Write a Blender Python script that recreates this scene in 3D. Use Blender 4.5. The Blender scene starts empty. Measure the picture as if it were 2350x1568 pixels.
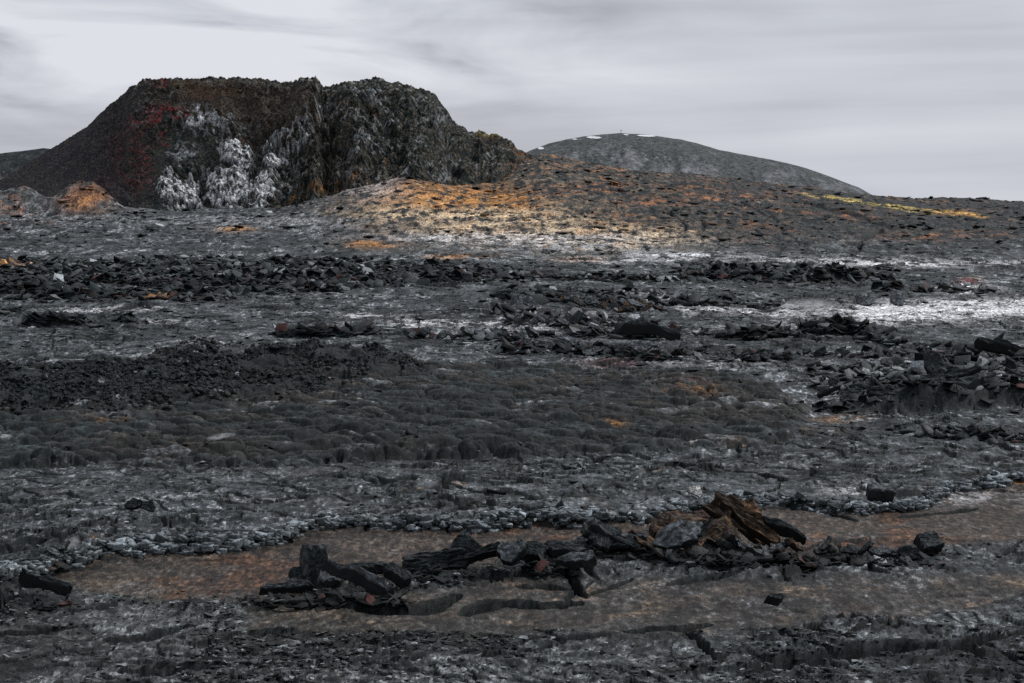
import bpy, bmesh, math, random
import numpy as np
from mathutils import Vector, Matrix, Euler
f4 = np.float32
rng = np.random.RandomState(7)
random.seed(11)
scene = bpy.context.scene
COL = scene.collection

# ------------------------------------------------------------------ camera
F, HOR, CX, CAMH = 4569.0, 478.0, 1175.0, 20.0      # focal length, horizon row and centre column in a 2350 x 1568 frame; eye height (m)
cam = bpy.data.cameras.new('camera'); camo = bpy.data.objects.new('camera', cam); COL.objects.link(camo)
camo.location = (0, 0, CAMH); camo.rotation_euler = (math.radians(90), 0, 0)
cam.sensor_width = 36; cam.lens = 36 * F / 2350.0
cam.shift_y = -(784 - HOR) / 2350.0
cam.clip_start = 1; cam.clip_end = 30000
scene.camera = camo

# ------------------------------------------------------------------ sky, sun, exposure
SUN_EL, SUN_AZ = math.radians(48), math.radians(68)   # azimuth from +Y, the brighter cloud beyond the right edge
w = bpy.data.worlds.new('World'); scene.world = w; w.use_nodes = True
nt = w.node_tree; nt.nodes.clear()
def N(t, typ, **kw):
    n = t.nodes.new(typ)
    for k, v in kw.items():
        if k == 'inp':
            for a, b in v.items(): n.inputs[a].default_value = b
        else: setattr(n, k, v)
    return n
def ramp(t, src, stops):
    r = t.nodes.new('ShaderNodeValToRGB'); e = r.color_ramp.elements
    while len(e) < len(stops): e.new(0.5)
    for i, (p, c) in enumerate(stops):
        e[i].position = p; e[i].color = (c[0], c[1], c[2], 1) if isinstance(c, (tuple, list)) else (c, c, c, 1)
    t.links.new(src, r.inputs[0]); return r
L = nt.links.new
tc = N(nt, 'ShaderNodeTexCoord')
sep = N(nt, 'ShaderNodeSeparateXYZ'); L(tc.outputs['Generated'], sep.inputs[0])
# azimuth-like and elevation coordinates of a cloud deck
az = N(nt, 'ShaderNodeMath', operation='ARCTAN2'); L(sep.outputs[0], az.inputs[0]); L(sep.outputs[1], az.inputs[1])
def mapped(sx, sy, ox=0.0, oy=0.0, tilt=0.0):
    a = N(nt, 'ShaderNodeMath', operation='MULTIPLY'); L(az.outputs[0], a.inputs[0]); a.inputs[1].default_value = sx
    b = N(nt, 'ShaderNodeMath', operation='MULTIPLY'); L(sep.outputs[2], b.inputs[0]); b.inputs[1].default_value = sy
    t = N(nt, 'ShaderNodeMath', operation='MULTIPLY_ADD'); L(az.outputs[0], t.inputs[0]); t.inputs[1].default_value = tilt; L(b.outputs[0], t.inputs[2])
    c = N(nt, 'ShaderNodeCombineXYZ'); L(a.outputs[0], c.inputs[0]); L(t.outputs[0], c.inputs[1]); c.inputs[2].default_value = ox
    return c
def noise(vec, scale, detail, rough, dist=0.0):
    n = N(nt, 'ShaderNodeTexNoise'); n.inputs['Scale'].default_value = scale; n.inputs['Detail'].default_value = detail
    n.inputs['Roughness'].default_value = rough; n.inputs['Distortion'].default_value = dist
    L(vec.outputs[0], n.inputs['Vector']); return n
def math2(op, a, b):
    m = N(nt, 'ShaderNodeMath', operation=op)
    for i, x in enumerate((a, b)):
        if isinstance(x, (int, float)): m.inputs[i].default_value = x
        else: L(x, m.inputs[i])
    return m.outputs[0]
n_bands = noise(mapped(5, 75, 3.1, tilt=-1.5), 1.0, 4, 0.5, 0.3)      # long flat bands
n_puffs = noise(mapped(7, 27, 8.4, tilt=1.0), 1.0, 5, 0.52, 0.5)      # soft lumps, on the left only
n_big = noise(mapped(5.5, 22, 5.2), 1.0, 2, 0.45)
left = ramp(nt, math2('ADD', math2('MULTIPLY', az.outputs[0], -2.4), 0.5), [(0.15, 0.0), (0.75, 1.0)])
high = ramp(nt, sep.outputs[2], [(0.025, 0.0), (0.075, 1.0)])
puff = ramp(nt, n_puffs.outputs[0], [(0.32, 0.0), (0.66, 1.0)])
a1 = math2('MULTIPLY', math2('MULTIPLY', left.outputs[0], high.outputs[0]), math2('SUBTRACT', puff.outputs[0], 0.62))
b1 = math2('SUBTRACT', n_bands.outputs[0], 0.5)
c1 = math2('SUBTRACT', n_big.outputs[0], 0.5)
val = math2("ADD", 0.63, math2('ADD', math2('MULTIPLY', a1, 0.85), math2('ADD', math2('MULTIPLY', b1, 0.30), math2('MULTIPLY', c1, 0.5))))
clouds = ramp(nt, val, [(0.0, (0.20, 0.21, 0.235)), (0.36, (0.34, 0.35, 0.39)), (0.6, (0.54, 0.56, 0.615)), (0.85, (0.69, 0.71, 0.755))])
skyt = N(nt, 'ShaderNodeTexSky', sky_type='NISHITA'); skyt.sun_disc = False
skyt.sun_elevation = SUN_EL; skyt.sun_rotation = SUN_AZ; skyt.dust_density = 3
skyb = N(nt, 'ShaderNodeMix', data_type='RGBA'); skyb.inputs[0].default_value = 0.94     # the cloud deck covers nearly all of it
sk = N(nt, 'ShaderNodeMix', data_type='RGBA', blend_type='MULTIPLY'); sk.inputs[0].default_value = 1.0
L(clouds.outputs[0], sk.inputs[6]); sk.inputs[7].default_value = (10, 10, 10, 1)
L(skyt.outputs[0], skyb.inputs[6]); L(sk.outputs[2], skyb.inputs[7])
bg = N(nt, 'ShaderNodeBackground'); bg.inputs[1].default_value = 0.1
L(skyb.outputs[2], bg.inputs[0])
wo = N(nt, 'ShaderNodeOutputWorld'); L(bg.outputs[0], wo.inputs[0])

sl = bpy.data.lights.new('sun', 'SUN'); sl.energy = 1.5; sl.angle = math.radians(10); sl.color = (1.0, 0.985, 0.96)
so = bpy.data.objects.new('sun', sl); COL.objects.link(so)
d = Vector((math.sin(SUN_AZ) * math.cos(SUN_EL), math.cos(SUN_AZ) * math.cos(SUN_EL), math.sin(SUN_EL)))
so.rotation_euler = (-d).to_track_quat('-Z', 'Y').to_euler(); so.location = (0, 0, 300)
vs = scene.view_settings; vs.view_transform = 'Standard'; vs.look = 'None'; vs.exposure = 0.12; vs.gamma = 1.0
try:
    scene.cycles.use_denoising = False
    scene.cycles.max_bounces = 3; scene.cycles.diffuse_bounces = 2; scene.cycles.glossy_bounces = 1
except Exception: pass

# ------------------------------------------------------------------ numpy noise
TN = 512
GA = rng.rand(TN * TN).astype(f4) * f4(2 * math.pi); GX = np.cos(GA); GY = np.sin(GA)
JX = rng.rand(TN * TN).astype(f4); JY = rng.rand(TN * TN).astype(f4)
RR = [rng.rand(TN * TN).astype(f4) for _ in range(4)]
def perlin(x, y, seed=0):
    x = x + f4(seed * 37.17); y = y + f4(seed * 91.73)
    fx = np.floor(x); fy = np.floor(y)
    ix = fx.astype(np.int32); iy = fy.astype(np.int32)
    fx = (x - fx).astype(f4); fy = (y - fy).astype(f4)
    u = fx * fx * fx * (fx * (fx * 6 - 15) + 10); v = fy * fy * fy * (fy * (fy * 6 - 15) + 10)
    x0 = ix & 511; x1 = (ix + 1) & 511; y0 = (iy & 511) * TN; y1 = ((iy + 1) & 511) * TN
    def g(i, a, b): return GX[i] * a + GY[i] * b
    n00 = g(y0 + x0, fx, fy); n10 = g(y0 + x1, fx - 1, fy); n01 = g(y1 + x0, fx, fy - 1); n11 = g(y1 + x1, fx - 1, fy - 1)
    a = n00 + u * (n10 - n00); b = n01 + u * (n11 - n01)
    return ((a + v * (b - a)) * f4(1.5)).astype(f4)
def fbm(x, y, o=4, seed=0, gain=0.5, ridged=False):
    s = np.zeros_like(x, dtype=f4); a = 1.0; t = 0.0; fr = 1.0
    for i in range(o):
        n = perlin(x * f4(fr), y * f4(fr), seed + i * 7 + 1)
        if ridged: n = 1 - 2 * np.abs(n)
        s += f4(a) * n; t += a; a *= gain; fr *= 2.03
    return s / f4(t)
def worley(x, y, seed=0):
    """F1, F2, offset to the nearest point, and the nearest cell's number"""
    x = x + f4(seed * 13.37); y = y + f4(seed * 7.91)
    fx = np.floor(x); fy = np.floor(y); ix = fx.astype(np.int32); iy = fy.astype(np.int32)
    fx = (x - fx).astype(f4); fy = (y - fy).astype(f4)
    f1 = np.full(x.shape, 9, f4); f2 = f1.copy(); bx = np.zeros_like(f1); by = np.zeros_like(f1); bi = np.zeros(x.shape, np.int32)
    for dy in (-1, 0, 1):
        for dx in (-1, 0, 1):
            i = ((iy + dy) & 511) * TN + ((ix + dx) & 511)
            vx = fx - (dx + JX[i]); vy = fy - (dy + JY[i]); q = vx * vx + vy * vy
            c = q < f1
            f2 = np.where(c, f1, np.minimum(f2, q)); f1 = np.where(c, q, f1)
            bx = np.where(c, vx, bx); by = np.where(c, vy, by); bi = np.where(c, i, bi)
    return np.sqrt(f1), np.sqrt(f2), bx, by, bi
def sstep(a, b, x):
    t = np.clip((x - a) / (b - a), 0, 1); return (t * t * (3 - 2 * t)).astype(f4)
def interp(x, pts): return np.interp(x, [p[0] for p in pts], [p[1] for p in pts]).astype(f4)

# ------------------------------------------------------------------ landform: heights along each azimuth u at forward distance d
DBASE = [(60, 1801), (84, 1568), (120, 1240), (165, 1030), (225, 850), (290, 750), (380, 660), (470, 600), (560, 560)]
SKY = [(-400, 486), (0, 487), (280, 483), (400, 491), (620, 486), (700, 473), (760, 459), (800, 446), (870, 431), (960, 424), (1050, 434), (1130, 427),
       (1160, 413), (1200, 384), (1240, 362), (1300, 371), (1350, 384), (1500, 401), (1600, 409), (1750, 426), (1900, 441), (2000, 453), (2100, 459),
       (2160, 461), (2230, 462), (2350, 472), (2700, 476)]
def sky_d(u): return interp(u, [(-400, 850), (700, 850), (800, 800), (960, 770), (1100, 810), (1220, 900), (2700, 930)])
def vbase(u, dd):
    """row of the bare landform at azimuth column u, forward distance dd"""
    v = interp(np.log(dd), [(math.log(a), b) for a, b in DBASE])
    ds = sky_d(u); S = interp(u, SKY)
    t = np.clip((dd - 560) / (ds - 560), 0, 1)
    v = np.where(dd > 560, 560 + (S - 560) * (1 - (1 - t) ** 1.7), v)
    v = np.where(dd > ds, S + (dd - ds) * 0.16, v)
    return v.astype(f4)

def gridmesh(name, X, Y, Z, colour, mat, kind='structure', extra=None):
    R, C = X.shape
    me = bpy.data.meshes.new(name)
    co = np.empty((R * C, 3), f4); co[:, 0] = X.ravel(); co[:, 1] = Y.ravel(); co[:, 2] = Z.ravel()
    i = np.arange(R * C, dtype=np.int32).reshape(R, C)
    q = np.stack([i[:-1, :-1], i[:-1, 1:], i[1:, 1:], i[1:, :-1]], -1).reshape(-1, 4)
    me.vertices.add(R * C); me.loops.add(q.size); me.polygons.add(len(q))
    me.vertices.foreach_set('co', co.ravel())
    me.loops.foreach_set('vertex_index', q.ravel())
    me.polygons.foreach_set('loop_start', np.arange(0, q.size, 4, dtype=np.int32))
    me.update(calc_edges=True)
    ca = me.color_attributes.new('Col', 'FLOAT_COLOR', 'POINT')
    cc = np.ones((R * C, 4), f4); cc[:, :3] = colour.reshape(-1, 3); ca.data.foreach_set('color', cc.ravel())
    me.materials.append(mat)
    o = bpy.data.objects.new(name, me); COL.objects.link(o); o['kind'] = kind
    return o

# ------------------------------------------------------------------ materials
def rock_material(name, scale=1.0, bump=0.5, rough=0.55, spec=0.5, colour=None, speck=0.5, fabric=1.0):
    m = bpy.data.materials.new(name); m.use_nodes = True; t = m.node_tree; t.nodes.clear(); L = t.links.new
    g = t.nodes.new('ShaderNodeNewGeometry'); tcn = t.nodes.new('ShaderNodeTexCoord')
    mpn = t.nodes.new('ShaderNodeMapping'); mpn.inputs['Scale'].default_value = (1, fabric, 1); L(tcn.outputs['Object'], mpn.inputs[0]); P = mpn.outputs[0]
    def nz(s, det, r=0.6):
        n = t.nodes.new('ShaderNodeTexNoise'); n.inputs['Scale'].default_value = s; n.inputs['Detail'].default_value = det; n.inputs['Roughness'].default_value = r
        L(P, n.inputs['Vector']); return n
    if colour is None:
        at = t.nodes.new('ShaderNodeVertexColor'); at.layer_name = 'Col'; base = at.outputs[0]
    else:
        n0 = nz(1.3 * scale, 5, 0.65); r0 = ramp(t, n0.outputs[0], [(0.3, colour[0]), (0.52, colour[1]), (0.72, colour[2])]); base = r0.outputs[0]
    n1 = nz(2.6 * scale, 8, 0.82)
    r1 = t.nodes.new('ShaderNodeMapRange'); r1.interpolation_type = 'SMOOTHSTEP'
    for i_, v_ in ((1, 0.40), (2, 0.64), (3, 1 - 1.25 * speck), (4, 1 + 2.8 * speck)): r1.inputs[i_].default_value = v_
    t.links.new(n1.outputs[0], r1.inputs[0])
    mx = t.nodes.new('ShaderNodeMix'); mx.data_type = 'RGBA'; mx.blend_type = 'MULTIPLY'; mx.inputs[0].default_value = 1
    L(base, mx.inputs[6]); L(r1.outputs[0], mx.inputs[7])
    b = t.nodes.new('ShaderNodeBsdfPrincipled'); b.inputs['Roughness'].default_value = rough
    b.inputs['Specular IOR Level'].default_value = spec
    L(mx.outputs[2], b.inputs['Base Color'])
    n2 = nz(1.8 * scale, 9, 0.78)
    bp = t.nodes.new('ShaderNodeBump'); bp.inputs['Strength'].default_value = bump; bp.inputs['Distance'].default_value = 0.25 / scale
    L(n2.outputs[0], bp.inputs['Height']); L(bp.outputs[0], b.inputs['Normal'])
    o = t.nodes.new('ShaderNodeOutputMaterial'); L(b.outputs[0], o.inputs[0])
    return m
M_field = rock_material('lava_field', 0.8, 0.6, 0.65, 0.22, speck=0.55, fabric=0.4)
M_crater = rock_material('crater_rock', 0.35, 0.6, 0.85, 0.08, speck=0.5)
M_hill = rock_material('far_hill_rock', 0.06, 0.5, 0.9, 0.1, speck=0.3)

# palette, linear base colours
BLACK = np.array((0.005, 0.0085, 0.0092), f4); DARK = np.array((0.020, 0.027, 0.029), f4); MID = np.array((0.052, 0.060, 0.064), f4)
PALE = np.array((0.25, 0.268, 0.278), f4); BROWN = np.array((0.066, 0.045, 0.030), f4); OLIVE = np.array((0.07, 0.064, 0.046), f4)
ORANGE = np.array((0.52, 0.235, 0.060), f4); RUST = np.array((0.24, 0.095, 0.035), f4); CREAM = np.array((0.66, 0.50, 0.32), f4); WHITE = np.array((0.68, 0.68, 0.69), f4)
TAN = np.array((0.30, 0.215, 0.135), f4); RED = np.array((0.24, 0.022, 0.024), f4); YELLOW = np.array((0.50, 0.38, 0.10), f4)
def mixc(c, col, m):
    m = np.clip(m, 0, 1)[..., None].astype(f4); return c + (col - c) * m

# ------------------------------------------------------------------ lava field
def build_field():
    us = np.arange(-330, 2700, 1.85, dtype=f4)
    ds = [62.0]
    while ds[-1] < 1040: ds.append(ds[-1] * (1 + (0.0019 if ds[-1] < 130 else 0.00135)))
    ds = np.array(ds, f4)
    U, D = np.meshgrid(us, ds)
    print('field grid', U.shape)
    V = vbase(U, D)
    X = ((U - CX) / F * D).astype(f4); Y = D.astype(f4)
    Z = CAMH - (V - HOR) / F * D
    # wandering of every outline, in metres, so that no zone edge is smooth
    k = D / F                                                    # metres per row/column unit at this distance
    w1 = fbm(X / 16, Y / 30, 4, 3); w2 = fbm(X / 14, Y / 26, 4, 9)
    kd = (D * D / (F * 20.0)).astype(f4)                         # forward metres per row unit
    UU = U + w1 * f4(9) / k * 0.35; VV = V + w2 * f4(5) / kd
    def band(pts, half, soft=0.6, shift=0):
        """mask of a strip along a polyline of (u, v); half-thickness in row units"""
        yc = interp(UU, pts); h = interp(UU, half) if isinstance(half, list) else f4(half)
        m = 1 - sstep(soft, 1.0, np.abs(VV - yc - shift) / h)
        e = 25.0
        return m * sstep(pts[0][0] - e, pts[0][0] + e, UU) * (1 - sstep(pts[-1][0] - e, pts[-1][0] + e, UU))
    def area(top, bot, e=6.0, eu=25.0):
        m = sstep(-e, e, VV - interp(UU, top)) * sstep(-e, e, interp(UU, bot) - VV)
        return m * sstep(top[0][0] - eu, top[0][0] + eu, UU) * (1 - sstep(top[-1][0] - eu, top[-1][0] + eu, UU))
    def blob(cx, cy, rx, ry, p=1.0):
        q = ((UU - cx) / rx) ** 2 + ((VV - cy) / ry) ** 2
        return np.exp(-q * p).astype(f4)
    # ---------------- zones
    def lobate(top, bot, width, amp, eu=25.0, topsoft=3.0):
        lob = np.sqrt(np.clip(1 - (lf1 / 0.75) ** 2, 0, 1)) * amp + 0.5 * amp * np.sqrt(np.clip(1 - (lg1 / 0.75) ** 2, 0, 1))
        sd = (interp(UU, bot) - VV) * kd + lob - amp * 0.6
        h = np.sqrt(np.clip(sd / width, 0, 1)) * sstep(-topsoft, topsoft, VV - interp(UU, top))
        return (h * sstep(top[0][0] - eu, top[0][0] + eu, UU) * (1 - sstep(top[-1][0] - eu, top[-1][0] + eu, UU))).astype(f4), sd
    lf1 = worley(X / 2.6 + .3 * fbm(X / 3, Y / 3, 2, 131), Y / 2.0, 31)[0]; lg1 = worley(X / 1.1, Y / .9, 33)[0]
    flow, fsd = lobate([(-400, 870), (0, 878), (120, 868), (260, 856), (430, 832), (700, 828), (860, 832), (940, 850), (1300, 852), (1480, 868), (1640, 880), (1860, 935)],
                [(-400, 1085), (0, 1078), (350, 1082), (420, 1075), (800, 1068), (930, 1055), (1250, 1046), (1400, 1042), (1600, 1034), (1750, 1024), (1860, 990)], 1.6, 2.2, 18)
    aa = area([(-400, 868), (250, 853), (430, 828), (860, 826), (960, 846)], [(-400, 960), (200, 965), (500, 935), (700, 925), (960, 860)], 12)
    slope = sstep(595, 560, VV + (U < 1150) * 0.0) * 1.0
    ledge, lsd = lobate([(-400, 700), (2800, 700)],
                 [(-400, 1338), (0, 1335), (70, 1308), (160, 1304), (200, 1284), (330, 1260), (430, 1268), (560, 1257), (650, 1248), (760, 1214), (850, 1210), (1000, 1216),
                  (1200, 1216), (1420, 1212), (1520, 1190), (1700, 1160), (1820, 1172), (1960, 1188), (2080, 1166), (2200, 1118), (2350, 1100), (2800, 1080)], 1.1, 1.3)
    rub = np.zeros_like(U); hump = np.zeros_like(U)
    def ridge(pts, hpx, half=3.0, rubble=1.0, col=None):
        """a heap or broken ridge; hpx its height in row units where it stands"""
        nonlocal rub, hump, rcol
        m = band(pts, half * 1.0, 0.25)
        h = (interp(UU, hpx) if isinstance(hpx, list) else f4(hpx)) * k
        br_ = np.clip(0.55 + 1.5 * rn2 + 0.6 * rn, 0.05, 1.35)
        hump = np.maximum(hump, m * h * 0.72 * br_); rub = np.maximum(rub, np.clip(m * 1.6, 0, 1) * rubble * sstep(0.1, 0.5, br_))
        if col is not None: rcol = np.maximum(rcol, m * col)
    rcol = np.zeros_like(U)
    rn = fbm(X / 4, Y / 8, 4, 17); rn2 = fbm(X / 17, Y / 40, 3, 19)
    # far black rubble bands
    ridge([(-400, 672), (0, 672), (120, 682), (420, 690), (470, 676)], [(0, 22), (200, 26), (450, 14)], 5, 1, 1)
    ridge([(150, 652), (500, 655), (700, 668), (780, 672)], 18, 3, 1, .8)
    ridge([(570, 640), (760, 648), (900, 650), (1050, 648), (1110, 640)], [(570, 34), (760, 30), (900, 36), (1000, 34), (1110, 8)], 4, 1, 1)
    ridge([(1110, 640), (1300, 642), (1420, 648), (1560, 650)], 12, 2.5, 1, .8)
    ridge([(1580, 640), (1750, 648), (1900, 648), (2050, 640)], [(1580, 20), (1750, 30), (1940, 44), (2050, 22)], 4, .7, 1)
    ridge([(2030, 668), (2150, 672), (2230, 672)], 18, 3, 1, .9)
    ridge([(2220, 672), (2300, 684), (2500, 684)], [(2220, 18), (2290, 48), (2500, 44)], 4, .6, 1)
    ridge([(1140, 728), (1250, 720), (1330, 712), (1450, 712), (1520, 720)], [(1140, 18), (1240, 14), (1330, 48), (1420, 44), (1520, 14)], 6, 1, .5)
    ridge([(1180, 748), (1350, 748), (1500, 752)], 20, 5, 1, .2)
    ridge([(1520, 700), (1700, 702), (1830, 712)], 16, 3, 1, .4)
    ridge([(640, 768), (720, 772), (870, 772)], [(640, 10), (720, 26), (800, 32), (870, 14)], 3, 1, 1)
    ridge([(910, 788), (1000, 788), (1130, 785), (1250, 782)], [(910, 26), (1050, 22), (1160, 30), (1250, 22)], 3.5, 1, 1)
    ridge([(1250, 778), (1400, 772), (1500, 776), (1700, 778), (1830, 776)], [(1250, 18), (1500, 28), (1700, 36), (1830, 30)], 4, 1, 1)
    ridge([(1820, 778), (1900, 776), (2000, 780), (2040, 786)], [(1820, 40), (1900, 60), (1980, 34), (2040, 12)], 6, 1, .2)
    ridge([(1150, 808), (1300, 812), (1400, 815), (1480, 838), (1620, 826)], [(1150, 14), (1300, 26), (1440, 34), (1620, 26)], 5, 1, .6)
    ridge([(1660, 838), (1800, 830), (1950, 826), (2060, 828)], [(1660, 16), (1800, 22), (2000, 30), (2060, 18)], 3.5, 1, .9)
    ridge([(2060, 822), (2200, 818), (2350, 826), (2500, 830)], [(2060, 20), (2250, 26), (2500, 16)], 3.5, 1, .7)
    ridge([(1860, 932), (1960, 938), (2120, 940), (2300, 934), (2500, 930)], [(1860, 8), (1960, 34), (2120, 60), (2260, 62), (2500, 50)], 9, .12, 1)
    ridge([(2110, 1002), (2200, 1012), (2350, 1018), (2500, 1020)], [(2110, 12), (2220, 26), (2500, 22)], 4, 1, .8)
    ridge([(60, 748), (130, 750), (200, 750)], 20, 3, .6, .8)
    ridge([(250, 745), (330, 745)], 16, 3, .3, .3)
    ridge([(-300, 726), (0, 724), (70, 728)], 28, 6, .15, 0)
    ridge([(1290, 1285), (1400, 1292), (1560, 1296), (1700, 1298), (1800, 1292), (1880, 1290)], [(1290, 34), (1400, 60), (1560, 62), (1700, 84), (1800, 60), (1880, 26)], 14, 1, .3)
    ridge([(1860, 1296), (2000, 1298), (2150, 1302)], [(1860, 20), (2000, 18), (2150, 20)], 6, .8, .7)
    ridge([(2060, 1285), (2120, 1288), (2200, 1282)], [(2060, 10), (2120, 38), (2200, 10)], 10, .8, .6)
    ridge([(600, 1385), (700, 1390), (820, 1395), (960, 1400)], [(600, 10), (700, 34), (820, 22), (960, 8)], 14, .7, .6)
    ridge([(930, 1335), (1040, 1338), (1200, 1335), (1300, 1330)], [(930, 16), (1040, 26), (1200, 30), (1300, 20)], 12, .7, .6)
    ridge([(40, 1390), (120, 1395), (190, 1394)], [(40, 10), (100, 26), (190, 10)], 6, .4, .9)
    ridge([(40, 1322), (100, 1318), (165, 1312)], [(40, 20), (100, 30), (165, 14)], 6, 1, .6)
    ridge([(1260, 1080), (1330, 1090), (1400, 1090)], 16, 4, 1, .8)
    # ---------------- relief
    f_sl = slope
    smooth = np.clip(1 - slope - flow - rub, 0, 1)
    near = sstep(150, 110, D)
    xw = X + 1.3 * fbm(X / 6, Y / 6, 3, 21); yw = Y + 1.3 * fbm(X / 6, Y / 6, 3, 27)
    z = np.zeros_like(U)
    z += 0.5 * fbm(X / 45, Y / 45, 3, 31) * sstep(60, 200, D) * (1 - 0.6 * slope)
    platz = area([(540, 1395), (1000, 1362), (1200, 1340), (1500, 1325), (1900, 1322), (2450, 1316)], [(540, 1460), (1000, 1462), (1200, 1452), (1500, 1462), (1900, 1430), (2450, 1372)], 10)
    brz = area([(60, 1325), (330, 1275), (650, 1258), (760, 1222), (1420, 1220), (1800, 1180), (2450, 1110)], [(60, 1345), (330, 1375), (650, 1375), (760, 1350), (1300, 1290), (1800, 1250), (2450, 1240)], 8)
    calm = 1 - .9 * np.clip(platz + brz, 0, 1)
    # pahoehoe sheet: shallow swells, pressure creases, cracked polygons
    sw = fbm(X / 9, Y / 9, 4, 41)
    z += (0.22 + 0.10 * near) * sw * (smooth + 0.4 * rub)
    cr = fbm(xw / 7 + 0.4 * yw / 7, yw / 4.5, 4, 45, ridged=True)
    smooth0 = smooth; smooth = smooth * calm
    z += 0.16 * np.maximum(cr, 0) ** 2 * smooth
    z += 0.05 * fbm(X / 0.9, Y / 0.9, 4, 51) * (1 + 0.5 * near)
    a1, a2, bx, by, bi = worley(xw / 7.5, yw / 7.5, 2)
    crackw = RR[3][bi]
    gap = (a2 - a1) + 0.03 * perlin(X * 2, Y * 2, 5)
    big_crack = (1 - sstep(0.01, 0.045, gap)) * (crackw > 0.55)
    z -= 0.35 * big_crack * smooth
    z += ((RR[0][bi] - 0.5) * 0.14 + (RR[1][bi] - 0.5) * 0.16 * bx + (RR[2][bi] - 0.5) * 0.16 * by) * smooth * (crackw > 0.4)
    # platey broken crust, everywhere a little and on the far plain a lot
    ash = np.clip(blob(2160, 718, 210, 17) * 1.4 + blob(2330, 705, 120, 14), 0, 1)
    plate = smooth * (1 - .85 * ash) * (0.25 + 0.75 * sstep(-0.12, 0.22, fbm(X / 20, Y / 50, 3, 61) + 0.30 * sstep(760, 640, V) + 0.06 * near))
    platew = np.clip(plate, 0, 1)
    seam = np.zeros_like(U)
    for sc_, an_, sd_, wd_, dp_, th_ in ((22, .8, 139, .016, .50, -.1), (13, .9, 141, .018, .38, -.1), (7, 1.0, 143, .026, .26, -.05), (3.6, 1.1, 145, .045, .13, .0)):
        q_ = np.abs(fbm(xw / sc_, yw / sc_ * an_, 3, sd_, gain=.42)); mk = sstep(th_ - .1, th_ + .1, fbm(X / (sc_ * 2.2), Y / (sc_ * 2.2), 2, sd_ + 50)) * (smooth + .5 * slope) * (1 if sc_ > 9 else sstep(sc_ * 60, sc_ * 45, D))
        m_ = (1 - sstep(wd_ * .5, wd_, q_)) * mk
        z -= dp_ * m_; z += dp_ * .45 * np.exp(-(q_ / (wd_ * 4)) ** 2) * mk; seam = np.maximum(seam, m_)
    # tilted fragments at three sizes
    def shards(sc, seed, tilt, off):
        f1_, f2_, ax, ay, ci = worley(xw / sc, yw / sc * 0.8, seed)
        zz = (RR[0][ci] - 0.5) * off + ((RR[1][ci] - 0.5) * ax + (RR[2][ci] - 0.5) * ay) * tilt
        zz = zz * sc - 0.12 * sc * (1 - sstep(0.0, 0.09, f2_ - f1_))
        return zz, ci, f2_ - f1_
    s1, c1, g1 = shards(2.6, 4, 1.5, 0.5)
    s2, c2, g2 = shards(1.0, 6, 1.7, 0.8)
    s3, c3, g3 = shards(0.42, 8, 1.6, 0.8)
    G3 = sstep(150, 100, D); G2 = sstep(260, 150, D); G1 = sstep(520, 300, D)       # relief finer than the eye can part at that distance is left to the material
    s3 = s3 * G3; s2 = s2 * (.25 + .75 * G2)
    z += rub * (0.16 * s1 + 0.22 * s2 + 0.25 * s3)
    z += platew * (0.17 * s1 * (.3 + .7 * G1) + 0.10 * s2 * G2 + 0.04 * s3)
    s0, c0, g0 = shards(6.5, 10, 0.9, 0.3)
    z += platew * (0.07 + .07 * (1 - G2)) * s0 + smooth * 0.03 * s0 + slope * 0.12 * s0
    wr = fbm(xw / 1.5, yw / 3.2, 4, 151, ridged=True, gain=.6); wr2 = fbm(xw / 4.5, yw / 9, 4, 153, ridged=True, gain=.6)
    z += smooth * (0.12 * G3 * wr + 0.17 * wr2 * sstep(420, 220, D)) * (0.30 + 0.7 * platew)
    wr3 = fbm(xw / 11, yw / 30, 4, 159, ridged=True, gain=.55); z += smooth * 0.30 * sstep(200, 330, D) * wr3 * (.3 + .7 * platew)
    # ropy folds, curved, close to the viewer
    rr0 = np.hypot(xw - 6 * np.round(xw / 6 + .4 * perlin(X / 20, Y / 20, 3)), yw * .7 - 5 * np.round(yw / 9)); 
    z += near * 0.06 * np.sin(rr0 * 8.5 + 3 * fbm(X / 2, Y / 2, 2, 155)) * sstep(-.1, .25, fbm(X / 7, Y / 9, 2, 157)) * smooth
    z += smooth * near * 0.10 * (s3 + 0.5 * s2)
    # rounded toes and ropes of the dark flow
    def toes(sc, seed, ang=0.0, st=1.7):
        xa = (xw * math.cos(ang) + yw * math.sin(ang)) / (sc * st); ya = (-xw * math.sin(ang) + yw * math.cos(ang)) / sc
        f1_, f2_, ax, ay, ci = worley(xa.astype(f4), ya.astype(f4), seed)
        e = np.clip((f2_ - f1_) / .75, 0, 1); return sc * (np.sqrt(1 - (1 - e) ** 2) * (0.20 + 0.35 * RR[0][ci])), ci
    t1, tc1 = toes(3.6, 11, 0.35, 1.5); t2, tc2 = toes(1.8, 13, -0.5, 1.6); t3, tc3 = toes(0.8, 15, 0.2, 1.8)
    rope = np.sin((xw * 0.6 + yw * 1.2 + 2.2 * fbm(X / 2.5, Y / 2.5, 2, 71)) * 9.0) * sstep(0.1, 0.4, fbm(X / 5, Y / 5, 2, 73))
    edge = flow
    z += flow * (0.30 + 0.75 * sstep(-0.4, 0.5, fbm(X / 20, Y / 30, 3, 75))) + flow * (1 - .5 * aa) * (0.50 * t1 + 0.62 * t2 + 0.30 * t3 + 0.14 * wr2 - 0.6 + 0.03 * rope)
    z += aa * (0.42 * s2 + 0.32 * s3 + 0.30 * s1 + .5 * fbm(xw / 5, yw / 9, 4, 173, ridged=True)) + aa * (0.5 + 1.1 * blob(430, 845, 70, 26) + 0.7 * blob(700, 845, 220, 25))
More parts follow.
